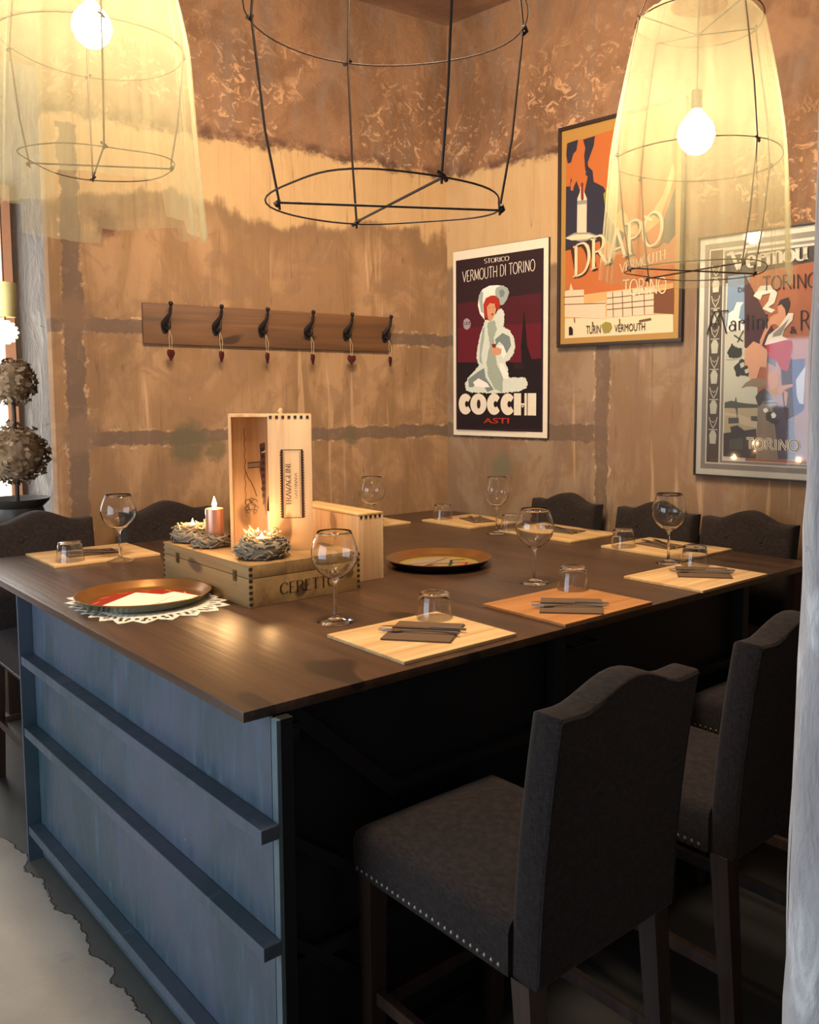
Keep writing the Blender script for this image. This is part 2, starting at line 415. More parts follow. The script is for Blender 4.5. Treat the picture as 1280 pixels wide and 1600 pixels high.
INK = dict(wine='4a1a22', maroon='5e1a24', night='1d1518', lilac='9c8a92', print='dccfb8', white='e6e0d2', fog='9aa39a', fogdark='75807a',
  hair='a8301f', skin='c9906a', lip='7c2a20', furlight='cdd0bf', furshade='99a290', grey='8c8580', orange='b0602f', cream='d2bd96', peach='d99a60',
  sky='2c2a36', olive='8c7c34', bottle='c9b89c', stone='cdb594', brown='6b3f22', shadowbrown='3e2414', sienna='a8623a', skyblue='7f93a8',
  pale='c6c0a8', hill='5a5748', sand='b9a67e', darkstone='4b4038', column='8f7b64', leaf='3e3a2a', rosewood='4d2a26', skinrose='cf9a76', wing='93795a',
  purple='4f4450', blue='6a719a', glare='cfd3dc', red='b0282a', hairdark='3a221a', cloth='d6cbb8', clothshade='8f8272', ochre='c08c3a', ink='241a16',
  mat='a57b3e', bordergrey='8f8576', borderwhite='ddd2bd', borderbrown='5b4a3c', deepwine='2b1a20', brand='3a2418', paper='e6dccd', traybrown='6a3a1c', trayred='8c1f12')
for k_, v_ in INK.items(): flat('ink_'+k_, v_, .38, 0, .4, .06, 60, coat=0)
COCCHI_ART = [
    ('p', 'wine', [(0.035, 0.744), (0.638, 0.758), (0.64, 0.397), (0.034, 0.414)]),
    ('p', 'maroon', [(0.035, 0.609), (0.639, 0.601), (0.64, 0.397), (0.034, 0.414)]),
    ('p', 'night', [(0.034, 0.414), (0.454, 0.402), (0.454, 0.371), (0.518, 0.362), (0.518, 0.413), (0.638, 0.418), (0.641, 0.048), (0.033, 0.042)]),
    ('p', 'night', [(0.519, 0.667), (0.524, 0.666), (0.538, 0.556), (0.544, 0.488), (0.577, 0.413), (0.57, 0.396), (0.507, 0.401), (0.503, 0.49), (0.51, 0.558)]),
    ('p', 'lilac', [(0.106, 0.659), (0.128, 0.648), (0.138, 0.626), (0.128, 0.602), (0.106, 0.593), (0.085, 0.604), (0.076, 0.629), (0.085, 0.651)]),
    ('t', 'night', [(0.082, 0.622), (0.132, 0.623), (0.082, 0.638)], '123', 'bold'),
    ('p', 'white', [(0.242, 0.641), (0.206, 0.677), (0.191, 0.724), (0.199, 0.776), (0.227, 0.809), (0.277, 0.824), (0.333, 0.822), (0.379, 0.815), (0.411, 0.793), (0.415, 0.767), (0.396, 0.735), (0.35, 0.755), (0.31, 0.769), (0.263, 0.762), (0.237, 0.729), (0.237, 0.677)]),
    ('p', 'fog', [(0.327, 0.809), (0.367, 0.817), (0.407, 0.802), (0.42, 0.776), (0.404, 0.741), (0.379, 0.715), (0.356, 0.712), (0.347, 0.747), (0.321, 0.766), (0.319, 0.792)]),
    ('p', 'fogdark', [(0.347, 0.79), (0.373, 0.798), (0.388, 0.778), (0.379, 0.757), (0.356, 0.755)]),
    ('p', 'fog', [(0.197, 0.767), (0.215, 0.801), (0.232, 0.791), (0.227, 0.747), (0.234, 0.677), (0.215, 0.687)]),
    ('p', 'hair', [(0.237, 0.677), (0.232, 0.725), (0.251, 0.759), (0.292, 0.77), (0.333, 0.761), (0.354, 0.729), (0.352, 0.693), (0.333, 0.69), (0.324, 0.716), (0.298, 0.733), (0.271, 0.722), (0.259, 0.684), (0.268, 0.64), (0.246, 0.657)]),
    ('p', 'skin', [(0.259, 0.71), (0.281, 0.73), (0.316, 0.724), (0.327, 0.692), (0.317, 0.661), (0.304, 0.645), (0.288, 0.625), (0.27, 0.638), (0.261, 0.675)]),
    ('p', 'lip', [(0.291, 0.671), (0.308, 0.672), (0.304, 0.662), (0.295, 0.663)]),
    ('l', 'night', [(0.272, 0.702), (0.284, 0.706)], 0.002),
    ('l', 'night', [(0.302, 0.705), (0.315, 0.705)], 0.002),
    ('p', 'furlight', [(0.244, 0.641), (0.263, 0.64), (0.287, 0.623), (0.316, 0.663), (0.342, 0.691), (0.368, 0.694), (0.387, 0.667), (0.385, 0.633), (0.38, 0.594), (0.425, 0.575), (0.453, 0.539), (0.464, 0.492), (0.454, 0.449), (0.426, 0.416), (0.392, 0.404), (0.412, 0.369), (0.42, 0.321), (0.483, 0.32), (0.533, 0.321), (0.551, 0.294), (0.545, 0.264), (0.494, 0.247), (0.381, 0.238), (0.264, 0.237), (0.142, 0.243), (0.1, 0.256), (0.093, 0.291), (0.118, 0.326), (0.161, 0.357), (0.199, 0.392), (0.182, 0.432), (0.191, 0.503), (0.213, 0.573), (0.232, 0.607)]),
    ('p', 'furshade', [(0.263, 0.621), (0.316, 0.637), (0.333, 0.584), (0.31, 0.533), (0.316, 0.48), (0.334, 0.393), (0.38, 0.322), (0.371, 0.24), (0.317, 0.262), (0.269, 0.333), (0.257, 0.412), (0.281, 0.499), (0.265, 0.57)]),
    ('p', 'fogdark', [(0.32, 0.531), (0.374, 0.563), (0.425, 0.541), (0.435, 0.493), (0.403, 0.451), (0.38, 0.495), (0.351, 0.518), (0.328, 0.497)]),
    ('p', 'fog', [(0.227, 0.59), (0.245, 0.606), (0.239, 0.536), (0.218, 0.449), (0.227, 0.395), (0.203, 0.414), (0.209, 0.502)]),
    ('p', 'fogdark', [(0.118, 0.317), (0.191, 0.356), (0.239, 0.377), (0.251, 0.324), (0.311, 0.257), (0.263, 0.244), (0.228, 0.289), (0.191, 0.307), (0.155, 0.272), (0.124, 0.272)]),
    ('p', 'white', [(0.155, 0.299), (0.197, 0.321), (0.263, 0.293), (0.281, 0.271), (0.228, 0.269), (0.173, 0.276)]),
    ('p', 'white', [(0.348, 0.497), (0.38, 0.495), (0.403, 0.451), (0.38, 0.426), (0.357, 0.453)]),
    ('p', 'white', [(0.351, 0.401), (0.38, 0.396), (0.417, 0.339), (0.417, 0.313), (0.38, 0.318), (0.357, 0.366)]),
    ('p', 'furlight', [(0.385, 0.667), (0.368, 0.634), (0.368, 0.591), (0.333, 0.61), (0.333, 0.653)]),
    ('p', 'skin', [(0.293, 0.483), (0.334, 0.487), (0.368, 0.477), (0.366, 0.452), (0.334, 0.443), (0.299, 0.45)]),
    ('p', 'lip', [(0.295, 0.507), (0.329, 0.506), (0.324, 0.484), (0.302, 0.488)]),
    ('t', 'print', [(0.24, 0.947), (0.42, 0.945), (0.24, 0.971)], 'STORICO', 'serif'),
    ('t', 'print', [(0.075, 0.86), (0.599, 0.874), (0.075, 0.919)], 'VERMOUTH DI TORINO', 'deco'),
    ('t', 'hair', [(0.236, 0.071), (0.424, 0.074), (0.236, 0.1)], 'ASTI', 'bold'),
    ('l', 'grey', [(0.033, 0.025), (0.545, 0.03)], 0.0025),
]

DRAPO_ART = [
    ('p', 'orange', [(0.031, 1.009), (0.667, 1.043), (0.69, 0.014), (0.03, 0.033)]),
    ('p', 'cream', [(0.028, 0.143), (0.662, 0.137), (0.665, 0.021), (0.03, 0.031)]),
    ('p', 'peach', [(0.032, 0.252), (0.66, 0.269), (0.663, 0.126), (0.028, 0.143)]),
    ('p', 'sky', [(0.046, 1.012), (0.113, 1.017), (0.103, 0.967), (0.084, 0.953), (0.07, 0.914), (0.05, 0.912), (0.039, 0.955)]),
    ('p', 'sky', [(0.142, 1.011), (0.214, 1.015), (0.207, 0.97), (0.172, 0.896), (0.18, 0.849), (0.158, 0.858), (0.15, 0.935), (0.157, 0.968)]),
    ('p', 'sky', [(0.041, 0.801), (0.064, 0.798), (0.071, 0.841), (0.09, 0.793), (0.105, 0.82), (0.123, 0.776), (0.152, 0.772), (0.153, 0.749), (0.173, 0.827), (0.159, 0.841), (0.173, 0.879), (0.202, 0.851), (0.209, 0.797), (0.266, 0.765), (0.407, 0.552), (0.368, 0.455), (0.284, 0.51), (0.037, 0.483)]),
    ('p', 'orange', [(0.068, 0.809), (0.078, 0.828), (0.09, 0.799), (0.085, 0.773), (0.07, 0.779)]),
    ('p', 'sky', [(0.603, 0.56), (0.663, 0.702), (0.667, 0.486), (0.631, 0.447), (0.592, 0.462)]),
    ('p', 'peach', [(0.297, 0.624), (0.351, 0.661), (0.406, 0.608), (0.421, 0.55), (0.526, 0.581), (0.601, 0.68), (0.648, 0.812), (0.661, 0.756), (0.578, 0.552), (0.501, 0.507), (0.408, 0.518), (0.339, 0.561)]),
    ('p', 'olive', [(0.267, 0.731), (0.308, 0.759), (0.35, 0.718), (0.365, 0.637), (0.325, 0.597), (0.282, 0.649)]),
    ('p', 'bottle', [(0.112, 0.731), (0.126, 0.758), (0.13, 0.787), (0.149, 0.784), (0.152, 0.76), (0.17, 0.723), (0.17, 0.559), (0.155, 0.549), (0.123, 0.553), (0.111, 0.567)]),
    ('p', 'lip', [(0.133, 0.804), (0.147, 0.802), (0.151, 0.725), (0.144, 0.709), (0.134, 0.728)]),
    ('p', 'grey', [(0.112, 0.72), (0.169, 0.716), (0.169, 0.697), (0.112, 0.701)]),
    ('p', 'grey', [(0.039, 0.549), (0.096, 0.566), (0.184, 0.557), (0.242, 0.533), (0.228, 0.515), (0.126, 0.52)]),
    ('p', 'cream', [(0.039, 0.545), (0.096, 0.557), (0.184, 0.548), (0.235, 0.53), (0.17, 0.526), (0.082, 0.53)]),
    ('p', 'stone', [(0.033, 0.282), (0.069, 0.285), (0.076, 0.32), (0.092, 0.283), (0.159, 0.28), (0.159, 0.206), (0.289, 0.214), (0.29, 0.127), (0.034, 0.152)]),
    ('p', 'stone', [(0.295, 0.255), (0.558, 0.261), (0.561, 0.133), (0.297, 0.132)]),
    ('p', 'brown', [(0.559, 0.233), (0.666, 0.247), (0.669, 0.126), (0.56, 0.138)]),
    ('l', 'brown', [(0.034, 0.215), (0.289, 0.203)], 0.004),
    ('l', 'brown', [(0.296, 0.196), (0.559, 0.2)], 0.004),
    ('l', 'brown', [(0.296, 0.226), (0.559, 0.231)], 0.004),
    ('l', 'brown', [(0.033, 0.252), (0.159, 0.248)], 0.004),
    ('l', 'brown', [(0.297, 0.171), (0.56, 0.172)], 0.004),
    ('l', 'brown', [(0.33, 0.254), (0.335, 0.133)], 0.004),
    ('l', 'brown', [(0.385, 0.255), (0.39, 0.132)], 0.004),
    ('l', 'brown', [(0.439, 0.257), (0.444, 0.133)], 0.004),
    ('l', 'brown', [(0.506, 0.26), (0.511, 0.134)], 0.004),
    ('l', 'brown', [(0.101, 0.144), (0.104, 0.12)], 0.006),
    ('l', 'brown', [(0.213, 0.117), (0.216, 0.098)], 0.008),
    ('l', 'brown', [(0.371, 0.122), (0.374, 0.096)], 0.006),
    ('l', 'brown', [(0.482, 0.104), (0.548, 0.111)], 0.01),
    ('p', 'night', [(0.068, 0.098), (0.08, 0.103), (0.093, 0.088), (0.093, 0.059), (0.069, 0.058)]),
    ('p', 'olive', [(0.265, 0.099), (0.29, 0.113), (0.321, 0.106), (0.33, 0.084), (0.312, 0.06), (0.28, 0.059)]),
    ('t', 'shadowbrown', [(0.099, 0.34), (0.631, 0.452), (0.064, 0.494)], 'DRAPO', 'serif'),
    ('t', 'cream', [(0.093, 0.345), (0.605, 0.463), (0.091, 0.498)], 'DRAPO', 'serif'),
    ('l', 'cream', [(0.502, 0.591), (0.542, 0.568)], 0.012),
    ('t', 'cream', [(0.37, 0.34), (0.622, 0.382), (0.369, 0.384)], 'VERMOUTH', 'serif'),
    ('t', 'hair', [(0.476, 0.319), (0.502, 0.321), (0.475, 0.339)], 'DI', 'serif'),
    ('t', 'cream', [(0.388, 0.23), (0.629, 0.225), (0.387, 0.304)], 'TORINO', 'decow'),
    ('t', 'night', [(0.176, 0.06), (0.263, 0.059), (0.176, 0.1)], 'TURIN', 'sans'),
    ('t', 'night', [(0.344, 0.06), (0.516, 0.06), (0.344, 0.096)], 'VERMOUTH', 'sans'),
]

MARTINI_ART = [
    ('p', 'sienna', [(0.244, 0.885), (0.662, 0.918), (0.694, 0.024), (0.245, -0.002)]),
    ('p', 'skyblue', [(0.143, 0.883), (0.244, 0.887), (0.241, 0.638), (0.138, 0.634)]),
    ('p', 'pale', [(0.138, 0.513), (0.289, 0.52), (0.295, 0.317), (0.138, 0.329)]),
    ('p', 'pale', [(0.137, 0.661), (0.242, 0.664), (0.245, 0.516), (0.139, 0.52)]),
    ('p', 'white', [(0.15, 0.721), (0.173, 0.733), (0.187, 0.767), (0.219, 0.764), (0.206, 0.748), (0.198, 0.697), (0.226, 0.678), (0.241, 0.638), (0.143, 0.643)]),
    ('p', 'hill', [(0.141, 0.329), (0.172, 0.337), (0.211, 0.329), (0.245, 0.325), (0.297, 0.321), (0.297, 0.306), (0.141, 0.304)]),
    ('p', 'sand', [(0.141, 0.304), (0.297, 0.306), (0.3, 0.196), (0.142, 0.192)]),
    ('p', 'stone', [(0.143, 0.285), (0.212, 0.277), (0.297, 0.247), (0.293, 0.219), (0.218, 0.234), (0.204, 0.265), (0.144, 0.273)]),
    ('p', 'hill', [(0.267, 0.27), (0.296, 0.27), (0.297, 0.247), (0.268, 0.25)]),
    ('p', 'hill', [(0.161, 0.261), (0.21, 0.263), (0.211, 0.238), (0.162, 0.235)]),
    ('p', 'hill', [(0.193, 0.353), (0.195, 0.353), (0.204, 0.317), (0.205, 0.245), (0.201, 0.269), (0.195, 0.301), (0.183, 0.305), (0.188, 0.325)]),
    ('p', 'darkstone', [(0.14, 0.192), (0.293, 0.215), (0.295, 0.085), (0.141, 0.089)]),
    ('p', 'hill', [(0.168, 0.164), (0.232, 0.174), (0.233, 0.123), (0.169, 0.124)]),
    ('p', 'darkstone', [(0.171, 0.221), (0.205, 0.229), (0.24, 0.206), (0.227, 0.194), (0.176, 0.197)]),
    ('p', 'column', [(0.298, 0.325), (0.335, 0.345), (0.379, 0.333), (0.388, 0.318), (0.395, 0.082), (0.295, 0.083)]),
    ('l', 'darkstone', [(0.323, 0.327), (0.383, 0.329)], 0.006),
    ('p', 'darkstone', [(0.301, 0.376), (0.325, 0.391), (0.35, 0.372), (0.363, 0.341), (0.323, 0.333), (0.303, 0.31), (0.292, 0.333), (0.285, 0.353)]),
    ('p', 'rosewood', [(0.22, 0.887), (0.368, 0.623), (0.373, 0.478), (0.229, 0.569)]),
    ('p', 'leaf', [(0.15, 0.554), (0.173, 0.589), (0.187, 0.571), (0.22, 0.565), (0.212, 0.526), (0.184, 0.523), (0.155, 0.532)]),
    ('p', 'leaf', [(0.181, 0.484), (0.214, 0.519), (0.248, 0.506), (0.265, 0.47), (0.25, 0.439), (0.229, 0.447), (0.195, 0.444)]),
    ('p', 'pale', [(0.21, 0.499), (0.227, 0.506), (0.232, 0.487), (0.215, 0.479)]),
    ('p', 'pale', [(0.232, 0.471), (0.249, 0.478), (0.253, 0.459), (0.237, 0.455)]),
    ('l', 'leaf', [(0.179, 0.624), (0.222, 0.595)], 0.006),
    ('l', 'leaf', [(0.223, 0.643), (0.196, 0.592)], 0.005),
    ('p', 'skinrose', [(0.23, 0.556), (0.27, 0.593), (0.302, 0.579), (0.335, 0.552), (0.332, 0.479), (0.232, 0.491)]),
    ('p', 'skinrose', [(0.235, 0.53), (0.313, 0.527), (0.302, 0.473), (0.291, 0.435), (0.258, 0.429), (0.249, 0.478)]),
    ('p', 'wing', [(0.218, 0.39), (0.238, 0.414), (0.267, 0.431), (0.303, 0.435), (0.336, 0.422), (0.333, 0.403), (0.301, 0.395), (0.267, 0.4), (0.242, 0.4)]),
    ('p', 'purple', [(0.364, 0.316), (0.455, 0.316), (0.47, 0.092), (0.395, 0.088), (0.384, 0.185)]),
    ('p', 'blue', [(0.441, 0.508), (0.498, 0.513), (0.501, 0.303), (0.486, 0.288), (0.46, 0.272), (0.448, 0.402)]),
    ('p', 'glare', [(0.463, 0.424), (0.503, 0.483), (0.501, 0.424), (0.499, 0.322), (0.481, 0.326), (0.469, 0.356)]),  # bluish-white reflection of the picture glass, painted into the print
    ('p', 'rosewood', [(0.394, 0.502), (0.444, 0.515), (0.448, 0.402), (0.46, 0.272), (0.425, 0.253), (0.406, 0.364)]),
    ('p', 'red', [(0.325, 0.574), (0.382, 0.592), (0.439, 0.59), (0.446, 0.56), (0.433, 0.515), (0.376, 0.504), (0.34, 0.526)]),
    ('p', 'red', [(0.374, 0.517), (0.44, 0.527), (0.427, 0.459), (0.395, 0.471)]),
    ('p', 'skin', [(0.381, 0.706), (0.392, 0.689), (0.376, 0.665), (0.349, 0.658), (0.324, 0.616), (0.309, 0.574), (0.3, 0.57), (0.3, 0.596), (0.327, 0.659), (0.344, 0.692), (0.361, 0.701)]),
    ('p', 'skin', [(0.373, 0.749), (0.404, 0.755), (0.415, 0.729), (0.41, 0.688), (0.423, 0.683), (0.389, 0.647), (0.358, 0.666), (0.379, 0.698), (0.376, 0.723)]),
    ('p', 'hairdark', [(0.373, 0.74), (0.386, 0.761), (0.42, 0.77), (0.429, 0.745), (0.422, 0.716), (0.412, 0.694), (0.407, 0.721), (0.391, 0.743), (0.376, 0.736)]),
    ('p', 'cloth', [(0.337, 0.616), (0.381, 0.647), (0.422, 0.704), (0.444, 0.702), (0.441, 0.673), (0.407, 0.638), (0.399, 0.609), (0.426, 0.595), (0.374, 0.584), (0.321, 0.574)]),
    ('p', 'clothshade', [(0.359, 0.623), (0.394, 0.651), (0.427, 0.682), (0.407, 0.642), (0.395, 0.613), (0.355, 0.606)]),
    ('p', 'cloth', [(0.265, 0.787), (0.295, 0.827), (0.34, 0.827), (0.372, 0.791), (0.36, 0.75), (0.334, 0.735), (0.365, 0.72), (0.348, 0.709), (0.307, 0.73), (0.333, 0.76), (0.341, 0.793), (0.305, 0.788), (0.297, 0.767)]),
    ('p', 'skin', [(0.339, 0.453), (0.359, 0.46), (0.387, 0.464), (0.403, 0.456), (0.384, 0.441), (0.397, 0.414), (0.381, 0.395), (0.405, 0.402), (0.448, 0.407), (0.452, 0.398), (0.417, 0.383), (0.406, 0.368), (0.39, 0.364), (0.366, 0.387), (0.349, 0.391), (0.341, 0.418)]),
    ('p', 'skin', [(0.413, 0.383), (0.431, 0.371), (0.427, 0.318), (0.421, 0.314), (0.414, 0.352)]),
    ('p', 'ochre', [(0.348, 0.387), (0.393, 0.395), (0.386, 0.375), (0.367, 0.352), (0.354, 0.364)]),
    ('p', 'leaf', [(0.337, 0.279), (0.352, 0.291), (0.381, 0.264), (0.402, 0.249), (0.382, 0.233), (0.366, 0.24), (0.341, 0.252)]),
    ('p', 'white', [(0.324, 0.302), (0.34, 0.306), (0.348, 0.294), (0.336, 0.285), (0.326, 0.29)]),
    ('p', 'white', [(0.359, 0.279), (0.373, 0.288), (0.383, 0.275), (0.379, 0.264), (0.365, 0.262)]),
    ('t', 'print', [(0.157, 0.906), (0.498, 0.918), (0.155, 0.986)], 'Vermou', 'gothic'),
    ('t', 'darkstone', [(0.194, 0.809), (0.221, 0.808), (0.193, 0.829)], 'DI', 'sans'),
    ('t', 'ink', [(0.305, 0.805), (0.546, 0.801), (0.303, 0.864)], 'TORINO', 'deco'),
    ('t', 'ink', [(0.307, 0.737), (0.309, 0.737), (0.306, 0.773)], 'I', 'deco'),
    ('t', 'ink', [(0.152, 0.642), (0.341, 0.645), (0.15, 0.71)], 'artini', 'nouv'),
    ('t', 'ink', [(0.432, 0.617), (0.46, 0.618), (0.431, 0.647)], '&', 'sans'),
    ('t', 'ink', [(0.472, 0.628), (0.625, 0.626), (0.469, 0.709)], 'Rossi', 'nouv'),
    ('l', 'ink', [(0.08, 0.733), (0.051, 0.632)], 0.007),
    ('l', 'ink', [(0.114, 0.73), (0.145, 0.632)], 0.007),
    ('l', 'ink', [(0.073, 0.732), (0.152, 0.732)], 0.006),
    ('l', 'ink', [(0.083, 0.73), (0.116, 0.662), (0.082, 0.662), (0.112, 0.728)], 0.005),
    ('t', 'print', [(0.25, 0.127), (0.488, 0.125), (0.249, 0.173)], 'TORINO', 'outline'),
]
# ------------------------------------------------------------------ materials
flat('frame_dark', '2e2018', .5); flat('frame_black', '1d1815', .5); flat('board_edge', '3a2c25', .6)
flat('iron', '241e1a', .5, .6, .5, .3, 60); flat('wire', '3d2c20', .55, .5, .5, .3, 60)
flat('brass_dark', '6e5530', .4, .8); flat('steel', 'b8b4ae', .22, 1.0, .5, .05)
flat('nail', '6a6560', .35, .9); flat('cord', 'b9a27c', .8); flat('heart', '4a1416', .75, 0, .3, .2, 80)
flat('napkin', '66513f', .95, 0, .1, .15, 200); flat('copper', 'd09a80', .36, .6, .5, .08); flat('wax', 'd9c2a8', .5)
flat('tray_gold', '93683a', .28, .75, .5, .1, 8); flat('tray_silver', 'a9a48c', .25, .9, .5, .3, 18); flat('tray_dark', '1d1a26', .35)
flat('linen_white', 'd8d0be', .9, 0, .1, .06); flat('twig', '80735f', .85, 0, .2, .55, 45); flat('shaving', 'd9b98a', .8, 0, .2, .2, 60)
flat('bottle_glass', '12141c', .08, 0, .7, .1); flat('label_white', 'd9cbb6', .6)
flat('dried_petal', '7d6a54', .9, 0, .15, .5, 25); flat('urn_black', '26221f', .55, .1, .4, .5, 14); flat('soil', '3a2c20', .95)
wood('leg_wood', '241812', '38261b', 2, 14, .45, False)
wood('table_wood', '36251a', '4f3624', 1, 9, .33, True, .22, .5); wood('edge_wood', '2a1d15', '3d2b20', 1, 12, .5, False)
wood('pine_x', 'b98d58', 'dcb985', 0, 10, .5); wood('pine_warm', '9a6434', 'b57c46', 0, 10, .5)
wood('pine_z', 'b98c60', 'd8b488', 2, 9, .55, True, .15, .4, .6); wood('pine_y', 'b28a56', 'd2ae78', 1, 10, .5)
wood('crate_wood', '7a5b38', 'a5824f', 1, 7, .55, True, .2); wood('rack_wood', '523620', '764f2e', 0, 8, .6, True, .25)
fabric('linen_dark', '2c2420'); fabric('linen_grey', '251f1d')
glass_mat('glass')
glow('bulb_glow', (1.0, .84, .60, 1), 100); glow('flame_glow', (1.0, .62, .25, 1), 24); glow('globe_glow', (1.0, .82, .5, 1), 2.6)
glow('window_daylight', (0.9, .95, 1.0, 1), 2.2)

def painted_steel():
    N = NT('blue_steel', .42, .0, .5)
    a = N.noise(N.coord(scale=(1, 1, .6)), 2.4, 6, .6, .8); b = N.noise(N.coord(scale=(1, 5, 1)), 6, 5, .7, .5)
    c = N.mix(N.ss(a, .35, .65), srgb('30434a'), srgb('454d5a')); c = N.mix(N.ss(b, .55, .75, 0, .5), c, srgb('4e6470'))
    sp = N.noise(N.coord(), 60, 2, .5); c = N.mix(N.ss(sp, .78, .82), c, srgb('8c97a0'))
    N.color(c); N.link(N.ss(b, .3, .7, .3, .55), N.b.inputs['Roughness']); MAT['blue_steel'] = N.m
painted_steel()
flat('steel_edge', '55666c', .4, .2, .5, .25, 20); flat('black_steel', '17181a', .5, .2, .4, .3, 12)
def gauze(name='gauze'):
    N = NT(name, .9, 0, .1); t = N.t
    w = N.noise(N.coord(scale=(1, 1, .25)), 26, 3, .6)
    tr = N.n('ShaderNodeBsdfTransparent'); tl = N.n('ShaderNodeBsdfTranslucent'); df = N.n('ShaderNodeBsdfDiffuse')
    tl.inputs[0].default_value = srgb('e6dcae'); df.inputs[0].default_value = srgb('b0a680')
    m1 = N.n('ShaderNodeMixShader'); m1.inputs[0].default_value = .5
    N.link(df.outputs[0], m1.inputs[1]); N.link(tl.outputs[0], m1.inputs[2])
    m2 = N.n('ShaderNodeMixShader'); N.link(N.ss(w, .3, .7, .24, .34), m2.inputs[0])
    N.link(tr.outputs[0], m2.inputs[1]); N.link(m1.outputs[0], m2.inputs[2])
    N.link(m2.outputs[0], t.nodes['Material Output'].inputs[0]); MAT[name] = N.m
gauze()
# ------------------------------------------------------------------ the room
CX, CY = 2.524, 2.321                       # corner of the two plaster walls
dL = Vector((-math.cos(R(7.92)), math.sin(R(7.92)), 0)); dR = Vector((math.sin(R(5.05)), -math.cos(R(5.05)), 0))
CN = Vector((CX, CY, 0)); ZC = 3.67
plaster('plaster_left', '8f6c4c', 'a47f5b', [(-.5, 2.4, 1.885, 1.952), (-.5, 2.05, 1.368, 1.437), (1.95, 2.035, -.2, 2.80)],
        [(1.84, 2.39, .085, '5c3d2c'), (1.50, 1.37, .13, '61563f'), (1.36, 1.33, .07, '6b5a40'), (.62, 1.38, .07, '65593f'), (1.99, 1.96, .11, '7a5f4a'), (1.98, 1.42, .12, '7d624d')],
        2.845, 0, 2.50, '80613f', 0)
plaster('plaster_right', '84694f', '937a60', [(-.5, 1.12, 1.368, 1.455), (1.035, 1.12, -.2, 2.0), (-.2, .12, 1.885, 1.95)],
        [(.42, 1.22, .10, '6d6650'), (1.9, 2.45, .16, '85502f'), (.55, 1.30, .06, '8a7560')],
        2.84, .62, 2.30, '7a6052', 3.7)
def wall(name, p, d, length, thick, mat, z1=ZC, u0=0.0, nx=None):
    nrm = Vector((-d.y, d.x, 0))
    if nrm.dot(Vector((CAM.x, CAM.y, 0))-p) > 0: nrm = -nrm          # thickness goes away from the room
    mb = MB(); a = p; b = p+d*length
    pts = [a, b, b+nrm*thick, a+nrm*thick]
    mb.prism([(q.x, q.y) for q in pts], 0, z1)
    return struct(mb.build(name, mat, smooth=0, uv=lambda co: ((Vector((co.x, co.y, 0))-p).dot(d)+u0, co.z)))
wall('wall_left', CN, dL, 2.085, .12, 'plaster_left')
wall('wall_right', CN, dR, 4.6, .12, 'plaster_right')
def grey_plaster(name, c1, c2, c3):
    N = NT(name, .8, 0, .3)
    a = N.noise(N.coord(scale=(3, 3, .7)), 3.0, 7, .65, .6); b = N.noise(N.coord(scale=(6, 6, 1.2)), 2.2, 5, .65, .8); e = N.noise(N.coord(), 9, 5, .65, 1.0)
    c = N.mix(N.ss(a, .38, .62), srgb(c1), srgb(c2)); c = N.mix(N.ss(b, .5, .66, 0, .8), c, srgb(c3))
    c = N.mix(N.ss(e, .62, .68, 0, .55), c, srgb('77766f')); N.color(c)
    N.bump(N.math('ADD', a, N.math('MULTIPLY', b, .6)), .8, .02); MAT[name] = N.m
grey_plaster('pillar_plaster', 'b9b3b1', 'a19b98', 'e6e3e0'); grey_plaster('back_plaster', 'b3aca4', 'a39c96', 'd2ccc4')
# the neighbouring room seen past the end of the left wall
struct((lambda m: (m.box((-2.9, 0, 0), (3.2, .12, ZC)), m.build('wall_back', 'back_plaster', loc=(0.87, 4.55, 0), rot=(0, 0, 0), smooth=0))[1])(MB()))
flat('pink_trim', 'b5805e', .7)
def concrete():
    N = NT('concrete', .6, 0, .35); v = N.coord()
    a = N.noise(v, 1.3, 7, .6, .4); b = N.noise(v, 7, 5, .65, .3)
    c = N.mix(N.ss(a, .35, .65), srgb('8f867a'), srgb('a29a8e')); c = N.mix(N.ss(b, .58, .7, 0, .4), c, srgb('7a746a'))
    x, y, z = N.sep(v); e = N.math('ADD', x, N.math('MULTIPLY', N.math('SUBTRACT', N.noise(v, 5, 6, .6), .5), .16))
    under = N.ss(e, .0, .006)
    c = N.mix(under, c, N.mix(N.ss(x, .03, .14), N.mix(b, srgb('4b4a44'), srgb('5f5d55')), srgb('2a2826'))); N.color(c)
    N.bump(N.math('ADD', N.math('MULTIPLY', b, .4), N.math('MULTIPLY', under, -1.4)), .5, .01); MAT['concrete'] = N.m
concrete()
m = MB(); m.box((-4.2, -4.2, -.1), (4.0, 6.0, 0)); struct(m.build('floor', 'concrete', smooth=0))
def ceil_mat():
    N = NT('ceiling_plaster', .85, 0, .2); v = N.coord()
    a = N.noise(v, 1.8, 6, .6, 1.2); b = N.noise(v, 12, 5, .6)
    c = N.mix(N.ss(a, .35, .65), srgb('8c6a52'), srgb('a98468')); N.color(N.mix(N.ss(b, .6, .75, 0, .4), c, srgb('a97c5a'))); N.bump(b, .5, .01); MAT['ceiling_plaster'] = N.m
ceil_mat()
m = MB(); m.box((-4.2, -4.2, ZC), (4.0, 6.0, ZC+.1)); struct(m.build('ceiling', 'ceiling_plaster', smooth=0))
